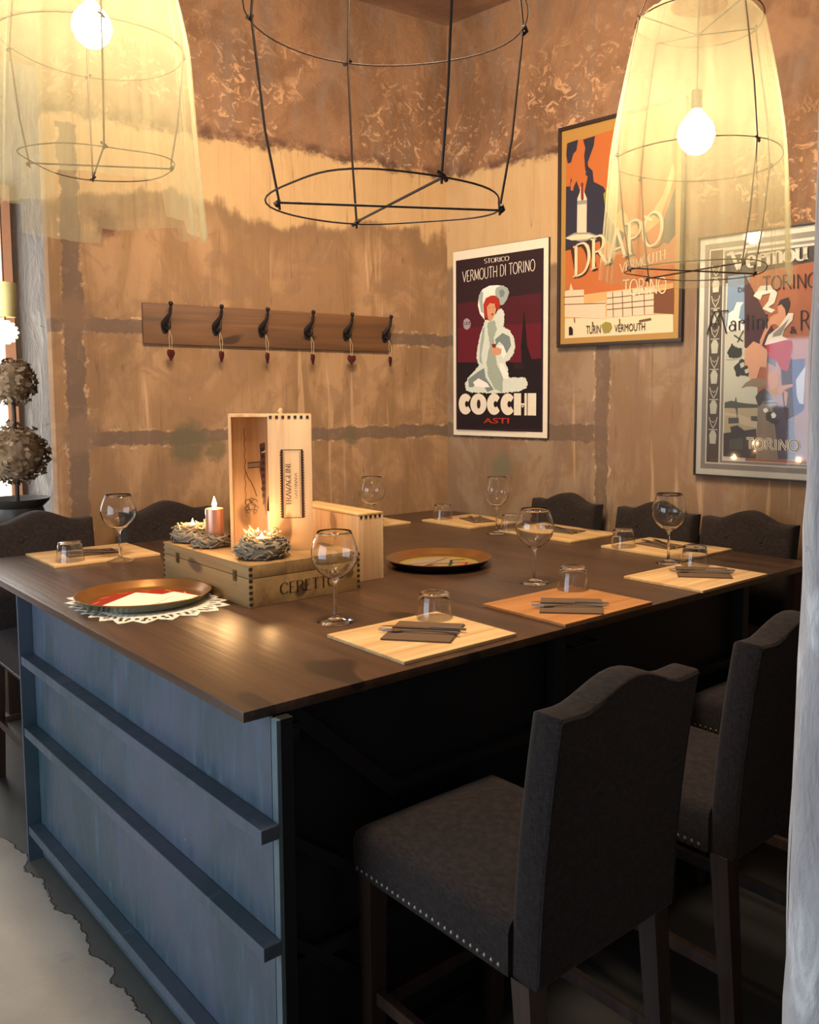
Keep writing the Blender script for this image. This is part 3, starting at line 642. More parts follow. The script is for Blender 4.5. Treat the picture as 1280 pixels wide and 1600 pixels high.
# rough plastered pier at the right, close to the camera
def pier():
    m = MB(); n = 60; k = 24
    for face in range(2):
        vs = []; fs = []
        for i in range(n+1):
            z = ZC*i/n
            for j in range(k+1):
                u = (j/k)**1.8
                lean = .018*(z-1.0)
                p = Vector((0, -u*.55, z)) if face == 0 else Vector((u*.55, 0, z))
                q = noise.noise(Vector((p.x*9, p.y*9, z*5)))*.006+noise.noise(Vector((p.x*30, p.y*30, z*18)))*.003
                cr = .012*max(0, 1-u*14)**2
                p += (Vector((-q+cr, -cr, 0)) if face == 0 else Vector((cr, q-cr, 0))); p.x += lean*1.0
                vs.append(p)
        for i in range(n):
            for j in range(k): a = i*(k+1)+j; fs.append((a, a+1, a+k+2, a+k+1))
        m.add(vs, fs)
    m.box((.02, -.54, 0), (.52, -.03, ZC))
    return struct(m.build('wall_pier', 'pillar_plaster', loc=(PIERX, PIERY, 0), smooth=60, fixn=False))
PIERX, PIERY = .297, -.988
pier()
# glazed door of the neighbouring room, far left edge of the picture
m = MB(); m.box((-.06, 0, 0), (.0, .05, 2.9)); m.box((-.95, 0, 0), (-.89, .05, 2.9)); m.box((-.89, 0, 2.82), (-.06, .05, 2.9)); m.box((-.89, 0, 0), (-.06, .05, .12)); m.box((-.50, 0, .12), (-.45, .05, 2.82))
w_ = struct(m.build('window_1', 'pink_trim', loc=(.815, 4.49, 0), smooth=0))
m = MB(); m.box((-.89, .02, .12), (-.06, .03, 2.82)); m.build('pane', 'window_daylight', w_, smooth=0)

# ------------------------------------------------------------------ dining table: wooden top on a painted steel base
tb = thing('dining_table', 'large dark brown wooden table on a blue-grey painted steel base', 'table', (0, 0, 0))
m = MB(); YS = [0, .37, .75, 1.12, 1.5, 1.87, 2.225]
m.box((0, 0, .938), (2.39, 2.225, TH), bev=.0018)
m.build('tabletop', 'table_wood', tb)
m = MB(); m.box((.056, -.006, .012), (.062, 1.60, .938)); m.box((.10, 1.56, .01), (1.92, 1.57, .938), 0); m.box((1.91, .06, .01), (1.92, 1.56, .938), 0)
m.build('side_panel', 'blue_steel', tb, smooth=0)
for z in (.722, .474, .127):
    m = MB(); m.box((.015, -.034, z-.030), (.0555, 1.603, z), bev=.002); m.build('side_rail', 'blue_steel', tb, smooth=0)
for (x0, y0, x1, y1) in ((.012, 1.6035, .066, 1.615), (.056, -.0302, .066, -.008), (.0665, -.029, .095, -.004), (.935, .012, .975, .05), (1.895, .012, 1.93, .05), (1.895, 1.53, 1.93, 1.57)):
    m = MB(); m.box((x0, y0, 0), (x1, y1, .937), bev=.001); m.build('post', 'blue_steel' if y0 > 1.6 else 'steel_edge' if x1 < .067 else 'black_steel' if y0 < 1 else 'blue_steel', tb, smooth=0)
m = MB(); m.box((.086, .06, .02), (1.91, .068, .937)); m.build('front_panel', 'black_steel', tb, smooth=0)
for (a, b, w) in (((.12, .93), (.40, .665), .034), ((.09, .665), (.30, .50), .022), ((.09, .435), (.30, .255), .022)):
    d = Vector((b[0]-a[0], b[1]-a[1])).normalized(); nn = Vector((-d.y, d.x))*w/2
    m = MB(); P = [(a[0]+nn.x, a[1]+nn.y), (b[0]+nn.x, b[1]+nn.y), (b[0]-nn.x, b[1]-nn.y), (a[0]-nn.x, a[1]-nn.y)]
    m.add([(p[0], .025, p[1]) for p in P]+[(p[0], .052, p[1]) for p in P], [(0,1,2,3),(7,6,5,4),(0,4,5,1),(1,5,6,2),(2,6,7,3),(3,7,4,0)]); m.build('brace', 'black_steel', tb, smooth=0)
for z in (.69, .37, .06):
    m = MB(); m.box((.40 if z > .6 else .086, .026, z-.025), (1.90, .056, z)); m.build('cross_rail', 'black_steel', tb, smooth=0)
m = MB(); m.box((1.01, .004, .885), (1.12, .016, .897), bev=.002); m.box((1.01, .012, .887), (1.018, .061, .895)); m.box((1.112, .012, .887), (1.12, .061, .895)); m.build('drawer_handle', 'iron', tb)
m = MB(); m.box((.10, .008, .862), (.134, .058, .905), bev=.003); m.box((.106, .003, .87), (.127, .009, .897), bev=.001); m.build('socket', 'black_steel', tb)

# ------------------------------------------------------------------ bar stools
def pillow(xs_n, w, z0, ztop, yf, yr, rf, rr, nz=16, dimples=()):
    """upholstered back: closed slab w wide, from z0 to ztop(x), front yf(z), rear yr(z), rounded rims"""
    m = MB(); dd = [0, .0015, .005, .010, .017, .025]
    xs = [-w/2+d for d in dd]; k = xs_n
    xs += [-w/2+.025+(w-.05)*i/k for i in range(1, k)]; xs += [w/2-d for d in reversed(dd)]
    nx = len(xs)
    def off(d, r): return r-math.sqrt(max(0, r*r-(r-min(d, r))**2))
    rows = []
    fr = dd+[None]*(nz-1)+list(reversed(dd))
    idx = []
    for side in range(2):
        base = len(idx); vs = []
        for j in range(len(fr)):
            for i, x in enumerate(xs):
                zt = ztop(x)
                if j < 6: z = z0+dd[j]; dz = dd[j]
                elif j >= 6+nz-1: d = dd[len(fr)-1-j]; z = zt-d; dz = d
                else: f = (j-5)/nz; z = z0+.025+(zt-z0-.05)*f; dz = .03
                dx = min(x+w/2, w/2-x); r = rf if side == 0 else rr
                d = min(dx, dz)
                # rounded corners
                o = off(d, r)
                y = (yf(z)-o) if side == 0 else (yr(z)+o)
                if side == 0:
                    for (bx, bz) in dimples: q = math.hypot(x-bx, z-bz); y -= .014*math.exp(-(q/.022)**2)
                    y += .004*math.sin(math.pi*min(1, max(0, (x+w/2)/w)))
                vs.append((x, y, z))
        fs = []
        for j in range(len(fr)-1):
            for i in range(nx-1): a = j*nx+i; fs.append((a, a+1, a+nx+1, a+nx))
        m.add(vs, fs)
    n1 = nx*len(fr); ring = [i for i in range(nx)]+[j*nx+nx-1 for j in range(1, len(fr))]+[(len(fr)-1)*nx+i for i in range(nx-2, -1, -1)]+[j*nx for j in range(len(fr)-2, 0, -1)]
    for a, b in zip(ring, ring[1:]+ring[:1]): m.f.append([a, b, b+n1, a+n1]); m.mi.append(0)
    return m
def make_stool(label, w, zs, zh, fab, group):
    t = thing('bar_stool', label, 'chair', (0, 0, 0), 0, group)
    h = w/2
    yf = lambda z: -.185-.055*max(0, (z-.53)/.53)**1.7
    yr = lambda z: yf(z)-.078
    def zt(x):
        u = abs(x)/h
        return zs+(zh-zs)*(.5+.5*math.cos(math.pi*min(1, u/.72)))**.9 + .004*max(0, (u-.72)/.28)
    bz = zs-.07
    m = pillow(14, w, .53, zt, yf, yr, .022, .007, 16, dimples=((-.083, bz), (.083, bz)))
    bk = m.build('backrest', fab, t, smooth=50)
    for bx in (-.083, .083):
        m = MB(); m.ball((bx, yf(bz)-.006, bz), .011, sc_=(1, .55, 1)); m.build('button', fab, bk)
    # welt seam round the rear face
    pts = [(-h+.004, yr(.54)+.0015, .54)]+[(-h+.004, yr(.54+(zs-.56)*i/8)+.0005, .54+(zs-.55)*i/8) for i in range(1, 9)]
    pts += [(-h+.004+(w-.008)*i/24, yr(zs)+.001, zt(-h+.004+(w-.008)*i/24)-.006) for i in range(25)]
    pts += [(h-.004, yr(.54+(zs-.56)*i/8)+.0005, .54+(zs-.55)*i/8) for i in range(8, -1, -1)]
    m = MB(); m.tube(pts, .0028, 6); m.build('piping', fab, bk)
    # seat cushion
    m = MB(); n = 14; h0 = h; h = h+.008; w = w+.016
    def seat_z(x, y): return .640+.012*(1-(x/h)**2)*(1-((y-.03)/.26)**4)
    X = [-h, -h+.004, -h+.014, -h+.03]+[-h+.03+(w-.06)*i/n for i in range(1, n)]+[h-.03, h-.014, h-.004, h]
    y0, y1 = -.195, .296
    Y = [y0+(y1-.03-y0)*i/n for i in range(n+1)]+[y1-.014, y1-.004, y1]
    vs = []; fs = []
    for y in Y:
        for x in X:
            d = min(x+h, h-x, y1-y); r = .03
            vs.append((x, y, seat_z(x, y)-(r-math.sqrt(max(0, r*r-(r-min(d, r))**2)))))
    nx = len(X); ny = len(Y)
    for j in range(ny-1):
        for i in range(nx-1): a = j*nx+i; fs.append((a, a+1, a+nx+1, a+nx))
    b0 = len(vs); ring = [i for i in range(nx)]+[j*nx+nx-1 for j in range(1, ny)]+[(ny-1)*nx+i for i in range(nx-2, -1, -1)]+[j*nx for j in range(ny-2, 0, -1)]
    vs += [(vs[i][0], vs[i][1], .530) for i in ring]; L = len(ring)
    for i in range(L): fs.append((ring[i], ring[(i+1) % L], b0+(i+1) % L, b0+i))
    fs.append(tuple(b0+i for i in range(L)))
    m.add(vs, fs); se = m.build('seat', fab, t, smooth=50)
    m = MB()
    for i in range(25):
        y = -.17+.456*i/24
        for sx in (-1, 1): m.ball((sx*h, y, .5415), .0056, 8, 6, sc_=(.6, 1, 1))
    for i in range(23): m.ball((-h+.012+(w-.024)*i/22, y1, .5415), .0056, 8, 6, sc_=(1, .6, 1))
    m.build('nailhead_trim', 'nail', se)
    lx = h-.026
    for (x, y, xb, yb) in ((-lx, .262, -lx, .262), (lx, .262, lx, .262), (-lx, -.222, -lx, -.265), (lx, -.222, lx, -.265)):
        m = MB(); m.taper((x, y, .531), (xb, yb, 0), .046, .034); m.build('leg', 'leg_wood', t, smooth=0)
    m = MB(); m.box((-lx+.02, .252, .20), (lx-.02, .272, .235)); m.build('footrest', 'leg_wood', t, smooth=0)
    for sx in (-1, 1):
        m = MB(); m.box((sx*lx-.009, -.25, .235), (sx*lx+.009, .24, .265)); m.build('stretcher', 'leg_wood', t, smooth=0)
    return t
gF = 'stools along the near side of the table'; gL = 'stools along the left wall'; gR = 'stools along the wall with the posters'
s1 = make_stool('dark linen bar stool nearest the camera, with its whole back and nail-studded seat in view', .41, 1.040, 1.080, 'linen_grey', gF)
s1.location = (.474, -.292, 0)
dup(s1, (1.125, -.292, 0), 0, 'dark linen bar stool partly behind the pale pier, right of the nearest stool')
dup(s1, (1.77, -.292, 0), 0, 'dark bar stool mostly hidden behind the pale pier and the second stool')
s2 = make_stool('dark tufted stool at the far left of the frame, nearest the potted topiary', .43, 1.062, 1.108, 'linen_dark', gL)
s2.location = (.325, 2.19-.03, 0); s2.rotation_euler[2] = math.pi
dup(s2, (.885, 2.15, 0), math.pi, 'dark tufted stool under the left end of the hook rail, behind the burning candle')
dup(s2, (1.41, 2.11, 0), math.pi, 'dark stool hidden behind the upright open wine box')
for y, lb in ((.385, 'dark tufted stool below the poster with the seated lady, rightmost against the wall'), (.86, 'dark tufted stool between two others below the orange poster'),
              (1.40, 'dark stool nearest the room corner, below the gap right of the red poster')):
    dup(s2, (2.25 if y > 1 else 2.28, y, 0), R(90), lb, gR)

# ------------------------------------------------------------------ place settings
PIN = 'wooden placemats on the table'
def mat_(x0, y0, x1, y1, wd, label):
    m = MB(); m.box((-(x1-x0)/2, -(y1-y0)/2, 0), ((x1-x0)/2, (y1-y0)/2, .009), bev=.001)
    k = (x1-x0)
    o = m.build('placemat', wd, loc=((x0+x1)/2, (y0+y1)/2, TH+.0002)); return tag(o, label, 'placemat', PIN)
mat_(.427, .030, .800, .360, 'pine_x', 'pale pine board placemat nearest the near table corner')
mat_(.962, .004, 1.357, .336, 'pine_warm', 'reddish brown wooden placemat, second along the near edge')
mat_(1.605, -.012, 2.010, .307, 'pine_x', 'pine placemat third along the near edge, under the inverted tumbler beside the tall wine glass')
mat_(2.045, .355, 2.383, .772, 'pine_y', 'pine placemat in front of the rightmost tufted stool')
mat_(2.035, .934, 2.375, 1.39, 'pine_y', 'pine placemat in front of the stool nearest the room corner, behind the wine glass')
mat_(1.995, 1.54, 2.34, 1.91, 'pine_y', 'pine placemat near the far table corner below the red poster')
mat_(.205, 1.850, .605, 2.205, 'pine_x', 'pine placemat at the far left, in front of the tufted stools')
mat_(1.50, 1.885, 1.905, 2.19, 'pine_x', 'pine placemat half hidden behind the pale wooden crate')
def napkin_(x, y, rz, label, w=.19, d=.19):
    m = MB()
    for k in range(3): m.box((-w/2+.002*k, -d/2+.001*k, .0015*k), (w/2, d/2, .0015*k+.0013))
    o = m.build('napkin', 'napkin', loc=(x, y, TH+.0095), rot=(0, 0, rz), smooth=0); return tag(o, label, 'napkin', 'brown napkins on the placemats')
def knife():
    m = MB()
    m.tube([(-.11+.005*i, 0, .003) for i in range(21)], [.0042+.0012*math.sin(i/20*math.pi) for i in range(21)], 8)
    pl = [(-.012, -.004), (.03, -.008), (.09, -.010), (.115, -.004), (.122, .004), (.03, .005), (-.012, .004)]
    m.prism(pl, .002, .0035)
    return m
def fork():
    m = MB()
    m.tube([(-.10+.006*i, 0, .003+.003*math.sin(i/26*math.pi)) for i in range(27)], [.0042-.0018*math.sin(i/26*math.pi/1.4) for i in range(27)], 8)
    m.prism([(.052, -.004), (.066, -.011), (.082, -.0115), (.082, .0115), (.066, .011), (.052, .004)], .003, .005)
    for k in range(4):
        y = -.0095+.0063*k; m.tube([(.081, y, .004), (.10, y, .0025), (.118, y, .006)], [.0018, .0016, .0007], 6)
    return m
kn = [None, None]
def cutlery(x, y, a, z, where, da=.0, dx=.0):
    for i, (fn, nm, cat) in enumerate(((knife, 'knife', 'knife'), (fork, 'fork', 'fork'))):
        lb = 'steel %s lying on the brown napkin %s' % (nm, where)
        off = Vector((math.sin(a), -math.cos(a)))*((-.024 if i else .016)) + Vector((math.cos(a), math.sin(a)))*(dx if i else 0)
        loc = (x+off.x, y+off.y, z)
        if kn[i] is None:
            kn[i] = tag(fn().build(nm, 'steel', loc=loc, rot=(0, 0, a)), lb, cat, nm+'s on the napkins')
        else: dup(kn[i], loc, a+(da if i else 0), lb)
ZN = TH+.0145
for (x, y, a, da, w) in ((.625, .200, R(127), 0, 'on the placemat nearest the near table corner'), (1.130, .130, R(132), .08, 'on the reddish brown placemat'),
        (1.855, .150, R(128), 0, 'on the third placemat along the near edge'), (2.235, .600, R(60), .12, 'in front of the rightmost tufted stool'),
        (2.235, 1.16, R(75), .1, 'in front of the stool nearest the corner'), (2.19, 1.70, R(50), .12, 'on the placemat near the far table corner'), (.40, 2.04, R(-30), .08, 'on the far left placemat')):
    napkin_(x, y, a+R(0) if y < .3 else a+.4, 'folded dark brown napkin '+w, .185, .185 if y < .3 else .12)
    cutlery(x, y, a+R(45) if False else a, ZN, w, da)
# wine glasses
def wine_glass():
    g = bpy.data.objects.new('wine_glass', None); COL.objects.link(g)
    H = .257
    out = [(0, .0), (.050, .0), (.0505, .0015), (.044, .004), (.025, .0085), (.010, .014), (.0052, .024), (.0042, .05), (.0042, .10), (.0052, .113), (.012, .121),
           (.030, .131), (.048, .147), (.060, .166), (.0655, .185), (.0645, .205), (.058, .228), (.0505, .248), (.0475, .257)]
    inn = [(.0463, .257), (.0493, .248), (.0568, .228), (.0632, .205), (.0641, .185), (.0586, .167), (.0465, .149), (.029, .1335), (.012, .1245), (0, .1225)]
    m = MB(); m.lathe(out+inn, 40); o = m.build('bowl_and_stem', 'glass', smooth=80)
    return o
wg = wine_glass()
for o_ in list(bpy.data.objects):
    if o_.name == 'wine_glass': bpy.data.objects.remove(o_)
wg.name = 'wine_glass'; wg.data.name = 'wine_glass'
tag(wg, 'large wine glass beside the front pine placemat, in front of the lettered wine case', 'wine glass', 'wine glasses set round the table')
wg.location = (.533, .481, TH+.0003)
dup(wg, (1.323, .467, TH+.0003), 0, 'large wine glass behind the reddish brown placemat, right of the empty round tray', scale=(1, 1, .99))
dup(wg, (.444, 1.843, TH+.0003), 0, 'wine glass on the left beside the far left placemat')
dup(wg, (1.961, .373, TH+.0003), 0, 'tall wine glass in front of the two rightmost tufted stools', scale=(1.0, 1.0, 1.04))
dup(wg, (1.99, 1.349, TH+.0003), 0, 'slim wine glass at the far side below the red poster', scale=(.90, .90, 1.03))
dup(wg, (1.62, 1.82, TH+.0003), 0, 'wine glass with its foot hidden behind the pale wooden crate', scale=(.98, .98, 1.0))
def tumbler():
    H = .075
    out = [(0, .0752), (.034, .0752), (.0395, .0735), (.0425, .069), (.046, .04), (.051, .0)]
    inn = [(.0499, .0), (.0448, .04), (.0412, .0665), (.036, .0705), (0, .0705)]
    m = MB(); m.lathe(out+inn, 36); return m.build('tumbler', 'glass', smooth=50)
tu = tag(tumbler(), 'upturned glass tumbler on the pine placemat nearest the near corner', 'tumbler', 'upturned tumblers on the placemats')
ZM = TH+.0096
tu.location = (.744, .301, ZM)
for (x, y, lb) in ((1.315, .287, 'upturned tumbler on the reddish brown placemat'), (1.956, .253, 'upturned tumbler on the third placemat along the near edge'),
                   (2.091, .69, 'upturned tumbler on the placemat in front of the middle tufted stool'), (2.10, 1.868, 'upturned tumbler on the placemat near the far table corner'),
                   (2.085, 1.35, 'upturned tumbler half hidden behind the wine glass right of the round tray'), (.284, 1.917, 'upturned tumbler on the far left placemat')):
    dup(tu, (x, y, ZM), 0, lb)
# trays
def tray(label, x, y, outer, R0=.198):
    t = thing('tray', label, 'tray', (x, y, TH+.0035), 0, 'round metal trays on the table')
    prof = [(0, 0), (R0*.80, 0), (R0*.90, .008), (R0*.975, .026), (R0, .0275), (R0*1.003, .0295), (R0*.985, .0305), (R0*.965, .029), (R0*.885, .0105), (R0*.79, .0022), (0, .0022)]
    m = MB(); m.lathe(prof[:5], 56, mi=1); m.lathe(prof[4:], 56, mi=0)
    m.build('dish', ['tray_gold', outer], t, smooth=60); return t
t1 = tray('round gold tray on the lace doily, with papers in it', .236, 1.085, 'tray_silver')
a = Art()
def disc(art, r, c, n=40, cx=0, cy=0): art.poly([(cx+r*math.cos(2*math.pi*i/n), cy+r*math.sin(2*math.pi*i/n)) for i in range(n)], c)
disc(a, .152, 'trayred'); a.poly([(-.12, -.05), (-.02, .09), (.05, .10), (.0, -.02)], 'ochre'); a.poly([(.02, -.11), (.11, -.02), (.09, .03), (-.01, -.06)], 'traybrown')
for an in range(0, 360, 30): a.line([(0.13*math.cos(R(an)), .13*math.sin(R(an))), (.145*math.cos(R(an+12)), .145*math.sin(R(an+12)))], .006, 'ochre')
a.build('printed_base', t1, loc=(0, 0, .0026), rot=(R(-90), 0, 0))
t2 = tray('round gold tray with a dark outside, in the middle of the bare tabletop', 1.292, .935, 'tray_dark')
a = Art(); disc(a, .152, 'olive'); a.poly([(-.13, .02), (-.05, .12), (.08, .11), (.12, .0), (.02, -.03)], 'column'); a.poly([(-.12, -.04), (-.04, .0), (-.03, -.06), (-.09, -.08)], 'lip')
a.poly([(.02, -.1), (.1, -.08), (.12, -.03), (.05, -.04)], 'sienna'); a.line([(-.11, -.01), (-.02, .01), (.03, -.03), (.08, .02), (.13, .0)], .012, 'night'); a.line([(.0, -.06), (.05, -.02), (.09, -.06), (.05, -.09)], .010, 'night'); a.line([(-.1, .06), (.0, .03), (.1, .07)], .006, 'brown')
a.build('printed_base', t2, loc=(0, 0, .0026), rot=(R(-90), 0, 0))
def card(x, y, rz, w, h, z, tilt, label):
    m = MB(); m.box((-w/2, -h/2, 0), (w/2, h/2, .0012)); o = m.build('paper_card', 'linen_white', loc=(x, y, z), rot=(R(tilt), 0, rz), smooth=0); tag(o, label, 'card', 'cards in the tray')
card(.205, 1.06, R(38), .20, .13, TH+.0115, 2, 'white paper card lying on top in the round tray on the doily')
card(.285, 1.045, R(20), .17, .11, TH+.0078, 1, 'cream paper card partly under the white card in the round tray')
# lace doily
def doily():
    m = MB(); n = 240; rings = [0, .3, .6, .75, .83, .9, 1.0]; vs = []; fs = []
    for i in range(n):
        a = 2*math.pi*i/n; c, s_ = math.cos(a), math.sin(a)
        r = 1/((abs(c)/.205)**3.2+(abs(s_)/.275)**3.2)**(1/3.2)
        tooth = abs(((i % 10)/10)-.5)*2
        for k in rings:
            rr = r*k*(1-(.13*tooth if k == 1.0 else .0)-(.03*tooth if k == .9 else 0))
            vs.append((rr*c, rr*s_, .0006+.0008*(k > .8)*abs(math.sin(i*.9))))
    L = len(rings)
    for i in range(n):
        for k in range(L-1):
            if k == 3 and (i % 4) in (0, 1): continue
            if k == 4 and (i % 10) in (3, 4, 6): continue
            fs.append((i*L+k, ((i+1) % n)*L+k, ((i+1) % n)*L+k+1, i*L+k+1))
    m.add(vs, fs); o = m.build('lace_doily', 'linen_white', loc=(.243, 1.085, TH+.0004), fixn=False)
    sm = o.modifiers.new('thickness', 'SOLIDIFY'); sm.thickness = .0012; sm.offset = 1
    tag(o, 'white scalloped lace doily under the round tray at the left table edge', 'doily')
doily()
# ------------------------------------------------------------------ lidded wooden wine case with lettering
cs = thing('wine_case', 'low lidded wooden wine case with two metal catches, lying flat and carrying the candles', 'box', (.433, .786, TH+.0003))
W_, D_, H_ = .395, .619, .128
m = MB(); m.box((0, 0, 0), (W_, D_, .087), bev=.0015)
def fingers(m, x, y, z0, z1, n, w, axis):
    pass
m.build('body', 'crate_wood', cs)
m = MB(); m.box((0, 0, .0885), (W_, D_, H_), bev=.0015); m.build('lid', 'crate_wood', cs)
for (xa, ya, xb, yb) in ((-.0006, -.0006, .010, .004), (W_-.010, -.0006, W_+.0006, .004), (-.0006, D_-.010, .004, D_+.0006)):
    m = MB()
    for i in range(7): z = .006+i*.0178; m.box((xa, ya, z), (xb, yb, z+.009))
    m.build('corner_joint', 'edge_wood', cs, smooth=0)
for y in (.09, .50):
    m = MB(); m.box((-.003, y-.011, .070), (.0, y+.011, .104), bev=.0008); m.box((-.005, y-.006, .076), (-.0025, y+.006, .098)); m.tube([(-.004, y-.011, .09), (-.004, y+.011, .09)], .0022, 8); m.build('catch', 'brass_dark', cs)
a = Art(); a.text((.100, .028), (.305, .028), (.100, .062), 'CERETTO', 'serif', 'brand'); a.build('lettering', cs, loc=(0, -.0012, 0))
# ------------------------------------------------------------------ upright open wine box
ub = thing('wine_box', 'tall pale wooden wine box standing open on the low case, with a framed wine name', 'box', (.507, 1.046, TH+.1288), math.atan2(-.5, .866))
bw, bh, bd, th = .262, .446, .105, .009
m = MB(); m.box((0, 0, 0), (th, bd, bh)); m.box((bw-th, 0, 0), (bw, bd, bh)); m.box((th, 0, 0), (bw-th, bd, th)); m.box((th, 0, bh-th), (bw-th, bd, bh)); m.box((th, bd-th, th), (bw-th, bd, bh-th))
m.build('case', 'pine_z', ub, smooth=0)
m = MB(); m.box((.123, -.010, 0), (bw, -.0005, bh-.004), bev=.001); m.build('sliding_lid', 'pine_z', ub)
m = MB()
for i in range(7): m.box((.128+i*.0195, -.0112, bh-.015), (.137+i*.0195, -.0095, bh-.005))
m.build('joint_marks', 'edge_wood', ub, smooth=0)
m = MB(); m.tube([(.165, .045, bh-.002), (.163, .045, bh+.008), (.168, .045, bh+.018)], [.006, .0075, .0055], 10); m.build('rope_knot', 'cord', ub)
a = Art(); a.line([(.166, .108), (.230, .108), (.230, .330), (.166, .330), (.166, .108)], .0075, 'brand'); a.line([(.173, .115), (.223, .115), (.223, .323), (.173, .323), (.173, .115)], .0012, 'brand')
for i in range(26):
    z = .112+i*.0084
    for x in (.1615, .2345): a.poly([(x-.003, z), (x, z+.003), (x+.003, z), (x, z-.003)], 'brand')
a.text((.193, .148), (.193, .286), (.177, .148), 'TRAVAGLINI', 'serif', 'brand'); a.text((.213, .172), (.213, .255), (.205, .172), 'GATTINARA', 'serif', 'brand')
a.build('lettering', ub, loc=(0, -.0108, 0))
a = Art()
a.line([(.050, .10+.30*i/16-.0) if i % 2 else (.054, .10+.30*i/16) for i in range(17)], .002, 'brown')
a.poly([(.062, .265), (.100, .268), (.100, .285), (.062, .282)], 'column'); a.line([(.062, .265), (.100, .268), (.100, .285), (.062, .282), (.062, .265)], .003, 'brand')
a.poly([(.100, .345), (.118, .350), (.118, .10), (.108, .16), (.104, .22), (.098, .26), (.102, .30)], 'brown'); a.poly([(.106, .315), (.118, .317), (.118, .325), (.106, .322)], 'paper')
for k in range(9): a.poly([(.102+.003*(k % 3), .33-.022*k), (.112, .335-.022*k), (.116, .322-.022*k), (.106, .318-.022*k)], 'brand')
a.line([(.052, .26), (.060, .235), (.072, .215), (.082, .19), (.088, .17)], .002, 'brand')
for (cx_, cy_, r_) in ((.060, .150, .010), (.080, .150, .010), (.070, .137, .012), (.056, .130, .007), (.085, .130, .007), (.070, .158, .006), (.060, .120, .006), (.082, .118, .006)):
    a.line(arcp(cx_, cy_, r_, r_, 0, 300, 12), .0022, 'brand')
a.build('back_print', ub, loc=(-.006, bd-th-.0006, 0))
# bottle inside
bt = thing('wine_bottle', 'dark wine bottle with a white label inside the upright open wine box', 'bottle', (0, 0, 0))
bt.location = Vector((.507, 1.046, TH+.139)) + Matrix.Rotation(math.atan2(-.5, .866), 3, 'Z') @ Vector((.152, .050, 0)); bt.rotation_euler = (0, 0, math.atan2(-.5, .866))
m = MB(); m.lathe([(0, 0), (.034, 0), (.037, .004), (.037, .13), (.034, .155), (.024, .19), (.0155, .215), (.0145, .26), (.0155, .262), (.0155, .275), (0, .275)], 28); m.build('glass_body', 'bottle_glass', bt, smooth=60)
m = MB(); m.lathe([(.0374, .02), (.0376, .021), (.0376, .115), (.0374, .116)], 28); m.build('paper_label', 'label_white', bt)
# ------------------------------------------------------------------ pale crate behind
cr = thing('wooden_crate', 'pale closed pine crate standing on edge behind the lidded wine case', 'box', (.893, .885, TH+.0003), R(-1.5))
m = MB(); m.box((0, 0, 0), (.103, .44, .226), bev=.001); m.build('body', 'pine_z', cr)
m = MB(); m.box((-.0008, -.0008, .2263), (.1038, .4408, .2335), bev=.001); m.build('lid', 'pine_y', cr)
m = MB()
for i in range(5): m.box((.008+i*.019, -.0016, .217), (.017+i*.019, .0, .2255))
m.build('corner_joint', 'edge_wood', cr, smooth=0); m = MB()
for i in range(11): m.box((.1028, .0, .006+i*.0195), (.1042, .008, .015+i*.0195))
m.build('corner_joint', 'edge_wood', cr, smooth=0)
# ------------------------------------------------------------------ twig wreaths, candles
def wreath(label, x, y, r, h, seed):
    random.seed(seed); t = MB()
    for i in range(230):
        a = random.random()*2*math.pi; ph = random.random()*2*math.pi
        rr = r*.66+r*.33*math.cos(ph); z = h*.5+h*.46*math.sin(ph)
        L = random.uniform(.02, .045); tw = random.uniform(-.5, .5)
        p = Vector((rr*math.cos(a), rr*math.sin(a), z)); d = Vector((-math.sin(a+tw), math.cos(a+tw), random.uniform(-.5, .5))).normalized()
        q = Vector((random.uniform(-1, 1), random.uniform(-1, 1), random.uniform(-1, 1)))*.003
        P = [p-d*L/2, p+q, p+d*L/2]
        for v in P: v.z = max(.004, v.z)
        w = random.uniform(.0022, .0048); t.tube(P, [w*.8, w, w*.6], 6)
    # inner core ring holding the twigs
    pts = [(r*.66*math.cos(2*math.pi*i/24), r*.66*math.sin(2*math.pi*i/24), h*.5) for i in range(24)]
    t.tube(pts, h*.40, 10, closed=True)
    o = t.build('twig_wreath', 'twig', loc=(x, y, TH+.1290), smooth=45)
    return tag(o, label, 'candle holder', 'twig wreaths on the wine case')
w1 = wreath('grey twig wreath at the left end of the lidded case, holding a tealight', .515, 1.345, .072, .056, 3)
w2 = wreath('grey twig wreath in the middle under the copper candle', .512, 1.200, .064, .040, 5)
w3 = wreath('grey twig wreath at the right front of the lidded case, holding wood shavings', .536, .896, .082, .062, 9)
def flame(m, c, h): m.lathe([(0, 0), (h*.16, h*.12), (h*.2, h*.3), (h*.13, h*.6), (h*.04, h*.88), (0, h)], 12, c)
cn = thing('pillar_candle', 'burning copper-coloured pillar candle on the middle twig wreath', 'candle', (.525, 1.195, TH+.162))
m = MB(); m.lathe([(0, 0), (.029, 0), (.0295, .001), (.0295, .093), (.027, .095), (.024, .091), (0, .089)], 32); m.build('wax_body', 'copper', cn, smooth=40)
m = MB(); m.tube([(0, 0, .088), (.001, 0, .099)], .001, 6); m.build('wick', 'iron', cn)
m = MB(); flame(m, (0, 0, .096), .040); m.build('flame', 'flame_glow', cn)
def pl(name, loc, e, col, r, parent=None):
    l = bpy.data.lights.new(name, 'POINT'); l.energy = e; l.color = col; l.shadow_soft_size = r
    o = bpy.data.objects.new(name, l); COL.objects.link(o); o.location = loc
    if parent: o.parent = parent
pl('candle_light', (0, 0, .165), 2.6, (1, .55, .22), .012, cn)
